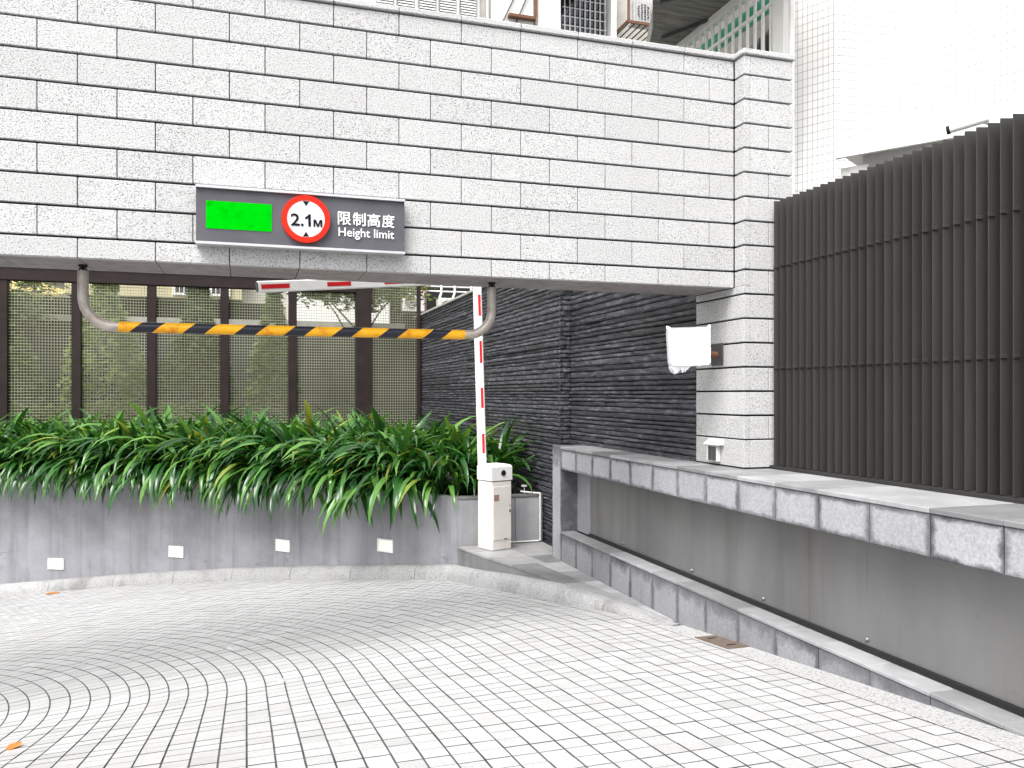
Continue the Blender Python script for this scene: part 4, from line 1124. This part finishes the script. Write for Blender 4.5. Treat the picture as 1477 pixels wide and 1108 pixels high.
part('strut', MB().tube([(7.8, AY_-.16, 11.3), (8.4, AY_-.16, 12.7)], .025, 6), 'darkgrille', hoodp)
part('bracket', MB().bev(7.55, 8.42, AY_-.3, AY_-.12, 11.42, 11.52, .01), 'rust', hoodp)
part('bracket', MB().bev(8.36, 8.44, AY_-.3, AY_-.22, 11.53, 13.2, .01), 'rust', hoodp)
part('tiled_pilaster', MB().bev(8.5, 9.25, AY_-.2, AY_+.298, 4, 16, .01), 'tile_beige')
m_ = MB()
for k in range(90): m_.box(8.51, 9.24, AY_-.206, AY_-.2005, 7.5+k*.08, 7.575+k*.08)
tag(part('tile_courses', m_, 'white_tile'), kind='stuff')
w2 = part('window', MB().bev(9.3, 10.85, AY_+.15, AY_+.297, 9.6, 13.5, .01), 'glass')
part('window_hood', MB().add([(9.25, AY_+.1, 12.9), (9.25, AY_-1.2, 11.9), (10.4, AY_+.1, 14.2), (10.4, AY_-1.2, 13.2), (9.25, AY_+.1, 12.8), (9.25, AY_-1.2, 11.8), (10.4, AY_+.1, 14.1), (10.4, AY_-1.2, 13.1)], [(0, 1, 3, 2), (4, 6, 7, 5), (0, 4, 5, 1), (1, 5, 7, 3), (3, 7, 6, 2), (2, 6, 4, 0)]), 'darkgrille', w2)
for k in range(9): part('bar', MB().box(9.4+k*.17, 9.43+k*.17, AY_-.12, AY_-.09, 9.6, 13.4), 'alu', w2)
for k in range(12): part('cross_bar', MB().box(9.35, 10.85, AY_-.085, AY_-.065, 9.8+k*.28, 9.825+k*.28), 'alu', w2)
part('white_post', MB().bev(10.9, 11.1, AY_-.3, AY_+.298, 8, 15, .01), 'white')
cage = part('cage_frame', MB().box(11.15, 12.75, AY_-1.0, AY_-.94, 11.42, 11.5), 'rust')
for x in (11.15, 12.69): part('cage_post', MB().box(x, x+.06, AY_-1.0, AY_-.94, 11.505, 13.8), 'rust', cage)
for k in range(14): part('cage_bar', MB().box(11.24+k*.108, 11.265+k*.108, AY_-.985, AY_-.96, 11.505, 13.8), 'alu', cage)
for k in range(8): part('cage_floor_bar', MB().box(11.2+k*.2, 11.23+k*.2, AY_-.935, AY_+.29, 11.43, 11.46), 'darkgrille', cage)
for x in (11.15, 12.69): part('cage_rail', MB().box(x, x+.05, AY_-.935, AY_+.29, 11.47, 11.53), 'rust', cage)
ac_unit(11.9, AY_-.8, 11.55, .95, .7, .4, 'air conditioner in the rusty cage above the coping of the stone wall')

# ------------------------------------------------------------ white tiled building on the right
tb = empty('tiled_building', (7.5, 8.5, -1.5)); tag(tb, 'bright white tiled building behind the dark fence with barred balcony', 'building')
def tpart(name, mb_, mat, parent=None, smooth=False, fix=False):
    o = mb_.build(name, M[mat], None, smooth, fix)
    return sub(o, parent) if parent else wchild(o, tb)
A_, B_, C_, D_ = Vector((6.68, 8.98)), Vector((6.92, 8.50)), Vector((8.09, 8.325)), Vector((10.6, 4.42))
foot = [A_, B_, C_, D_, Vector((14, 6)), Vector((13, 16)), Vector((7.3, 13.5))]
tpart('wall', MB().prism([tuple(p) for p in foot], -4.5, 11), 'tilegrout', fix=True)
def tile_face(p, q, z0, z1, tw=.068, th=.1, stop=None):
    m_ = MB(); d = (q-p); ln = d.length; d.normalize(); n_ = Vector((d.y, -d.x))
    if n_.dot(-p) < 0: n_ = -n_
    nx_ = max(1, round(ln/tw)); tw = ln/nx_; nz_ = int((z1-z0)/th)
    for i in range(nx_):
        for j in range(nz_):
            a = p + d*(i*tw+.003); b = p + d*((i+1)*tw-.003); za = z0+j*th+.003; zb = z0+(j+1)*th-.003
            e = .004+rnd.uniform(0, .0012)
            vs = [(v.x+n_.x*o_, v.y+n_.y*o_, z_) for o_ in (0, e) for v, z_ in ((a, za), (b, za), (b, zb), (a, zb))]
            m_.add(vs, [(4, 5, 6, 7), (0, 1, 5, 4), (1, 2, 6, 5), (2, 3, 7, 6), (3, 0, 4, 7)])
    return m_
for p, q in ((A_, B_), (B_, C_), (C_, D_)):
    tag(tpart('wall_tiles', tile_face(p, q, .5, 6.3), 'white_tile', fix=False), kind='stuff')
tpart('downpipe', MB().tube([(6.60, 8.88, 2.45), (6.60, 8.88, 8)], .03, 10), 'white', None, True)
tpart('pipe_bracket', MB().bev(6.56, 6.70, 8.86, 8.94, 2.40, 2.46, .005), 'rust')
# balcony side, facing left: overhanging soffit, bars, green sheet, windows
tpart('overhang', MB().prism([(6.2, 12.2), (5.6, 10.75), (3.95, 7.55), (6.2, 7.55)], 5.30, 5.6), 'soffit_board', fix=True)
for k, (a, b) in enumerate((((5.85, 10.9), (6.18, 10.2)), ((5.3, 9.9), (6.18, 8.9)))):
    tpart('soffit_joist', MB().prism([a, b, (b[0], b[1]+.05), (a[0], a[1]+.05)], 5.25, 5.299), 'darkgrille', fix=True)
fas = tpart('fascia_beam', MB().bev(6.19, 6.30, 7.55, 12.3, 5.18, 5.298, .008), 'white')
rail = tpart('balcony_railing', MB().bev(6.205, 6.245, 8.6, 12.3, 4.84, 4.885, .004), 'white')
for k in range(22):
    y = 8.78 + k*.168
    o = MB().bev(6.21, 6.24, y, y+.04, 3.6, 5.178, .004).build('bar', M['white']); sub(o, rail)
o = MB().bev(6.19, 6.30, 8.50, 8.72, 3.4, 5.178, .006).build('corner_post', M['white']); sub(o, rail)
o = MB().bev(6.19, 6.24, 8.36, 8.41, 3.4, 5.178, .006).build('bar', M['white']); sub(o, rail)
tpart('green_sheet', MB().box(6.42, 6.43, 9.1, 12.2, 4.92, 5.176), 'greenplastic')
tpart('balcony_floor', MB().bev(6.19, 7.3, 9.02, 12.3, 3.3, 3.42, .01), 'white')
tpart('window_wall', MB().add([(6.70, 9.02, 3.3), (7.28, 13.4, 3.3), (7.28, 13.4, 5.6), (6.70, 9.02, 5.6), (6.74, 9.02, 3.3), (7.32, 13.4, 3.3), (7.32, 13.4, 5.6), (6.74, 9.02, 5.6)], [(0, 3, 2, 1), (4, 5, 6, 7), (0, 4, 7, 3)]), 'white')
for k in range(6):
    t0 = .03+k*.16; t1 = t0+.12
    pa = Vector((6.68, 9.02)).lerp(Vector((7.26, 13.4)), t0); pb = Vector((6.68, 9.02)).lerp(Vector((7.26, 13.4)), t1)
    m_ = MB().prism([(pa.x-.012, pa.y), (pb.x-.012, pb.y), (pb.x+.01, pb.y), (pa.x+.01, pa.y)], 3.9, 4.95)
    wv = tpart('window', m_, 'glass', fix=True)
    o = MB().prism([(pa.x-.03, pa.y), (pb.x-.03, pb.y), (pb.x-.014, pb.y), (pa.x-.014, pa.y)], 4.4, 4.45).build('transom', M['white'], fix=True); sub(o, wv)
# white canopy behind the fence and a small camera on it
dv = Vector((.54, -.84)).normalized(); nv = Vector((-dv.y, dv.x))
ca = Vector((4.93, 6.02)); cb = ca + dv*4.2
can = empty('canopy', (ca.x, ca.y, 2.0)); tag(can, 'long white canopy showing above the dark louvre fence', 'canopy')
def quadp(a, b, off0, off1): return [tuple(a+nv*off0), tuple(b+nv*off0), tuple(b+nv*off1), tuple(a+nv*off1)]
o = MB().prism(quadp(ca, cb, .0, 1.2), 2.13, 2.2).build('roof_sheet', M['white'], fix=True); wchild(o, can)
o = MB().prism(quadp(ca, cb, -.05, -.002), 2.06, 2.215).build('gutter', M['white'], fix=True); wchild(o, can)
o = MB().prism(quadp(ca+dv*.15, cb, .25, 1.15), 1.2, 2.128).build('box_wall', M['white'], fix=True); wchild(o, can)
o = MB().prism(quadp(ca+dv*.02, ca+dv*.25, .05, .24), 1.3, 1.99).build('end_post', M['grimewhite'], fix=True); wchild(o, can)
cc = Vector((4.62, 4.62)); cam_ = empty('security_camera', (4.75, 4.40, 1.84)); tag(cam_, 'small white security camera with black lens above the dark fence', 'camera')
m_ = MB().tube([(4.68, 4.55, 1.85), (4.82, 4.36, 1.885)], .028, 12); o = m_.build('camera_body', M['white'], None, True); wchild(o, cam_)
m_ = MB().tube([(4.668, 4.567, 1.847), (4.681, 4.549, 1.8503)], .03, 12); o = m_.build('lens_hood', M['black'], None, True); wchild(o, cam_)
m_ = MB().tube([(4.80, 4.39, 1.87), (4.95, 4.25, 1.75), (5.3, 4.1, 1.9)], .012, 8); o = m_.build('mount_arm', M['grimewhite'], None, True); wchild(o, cam_)
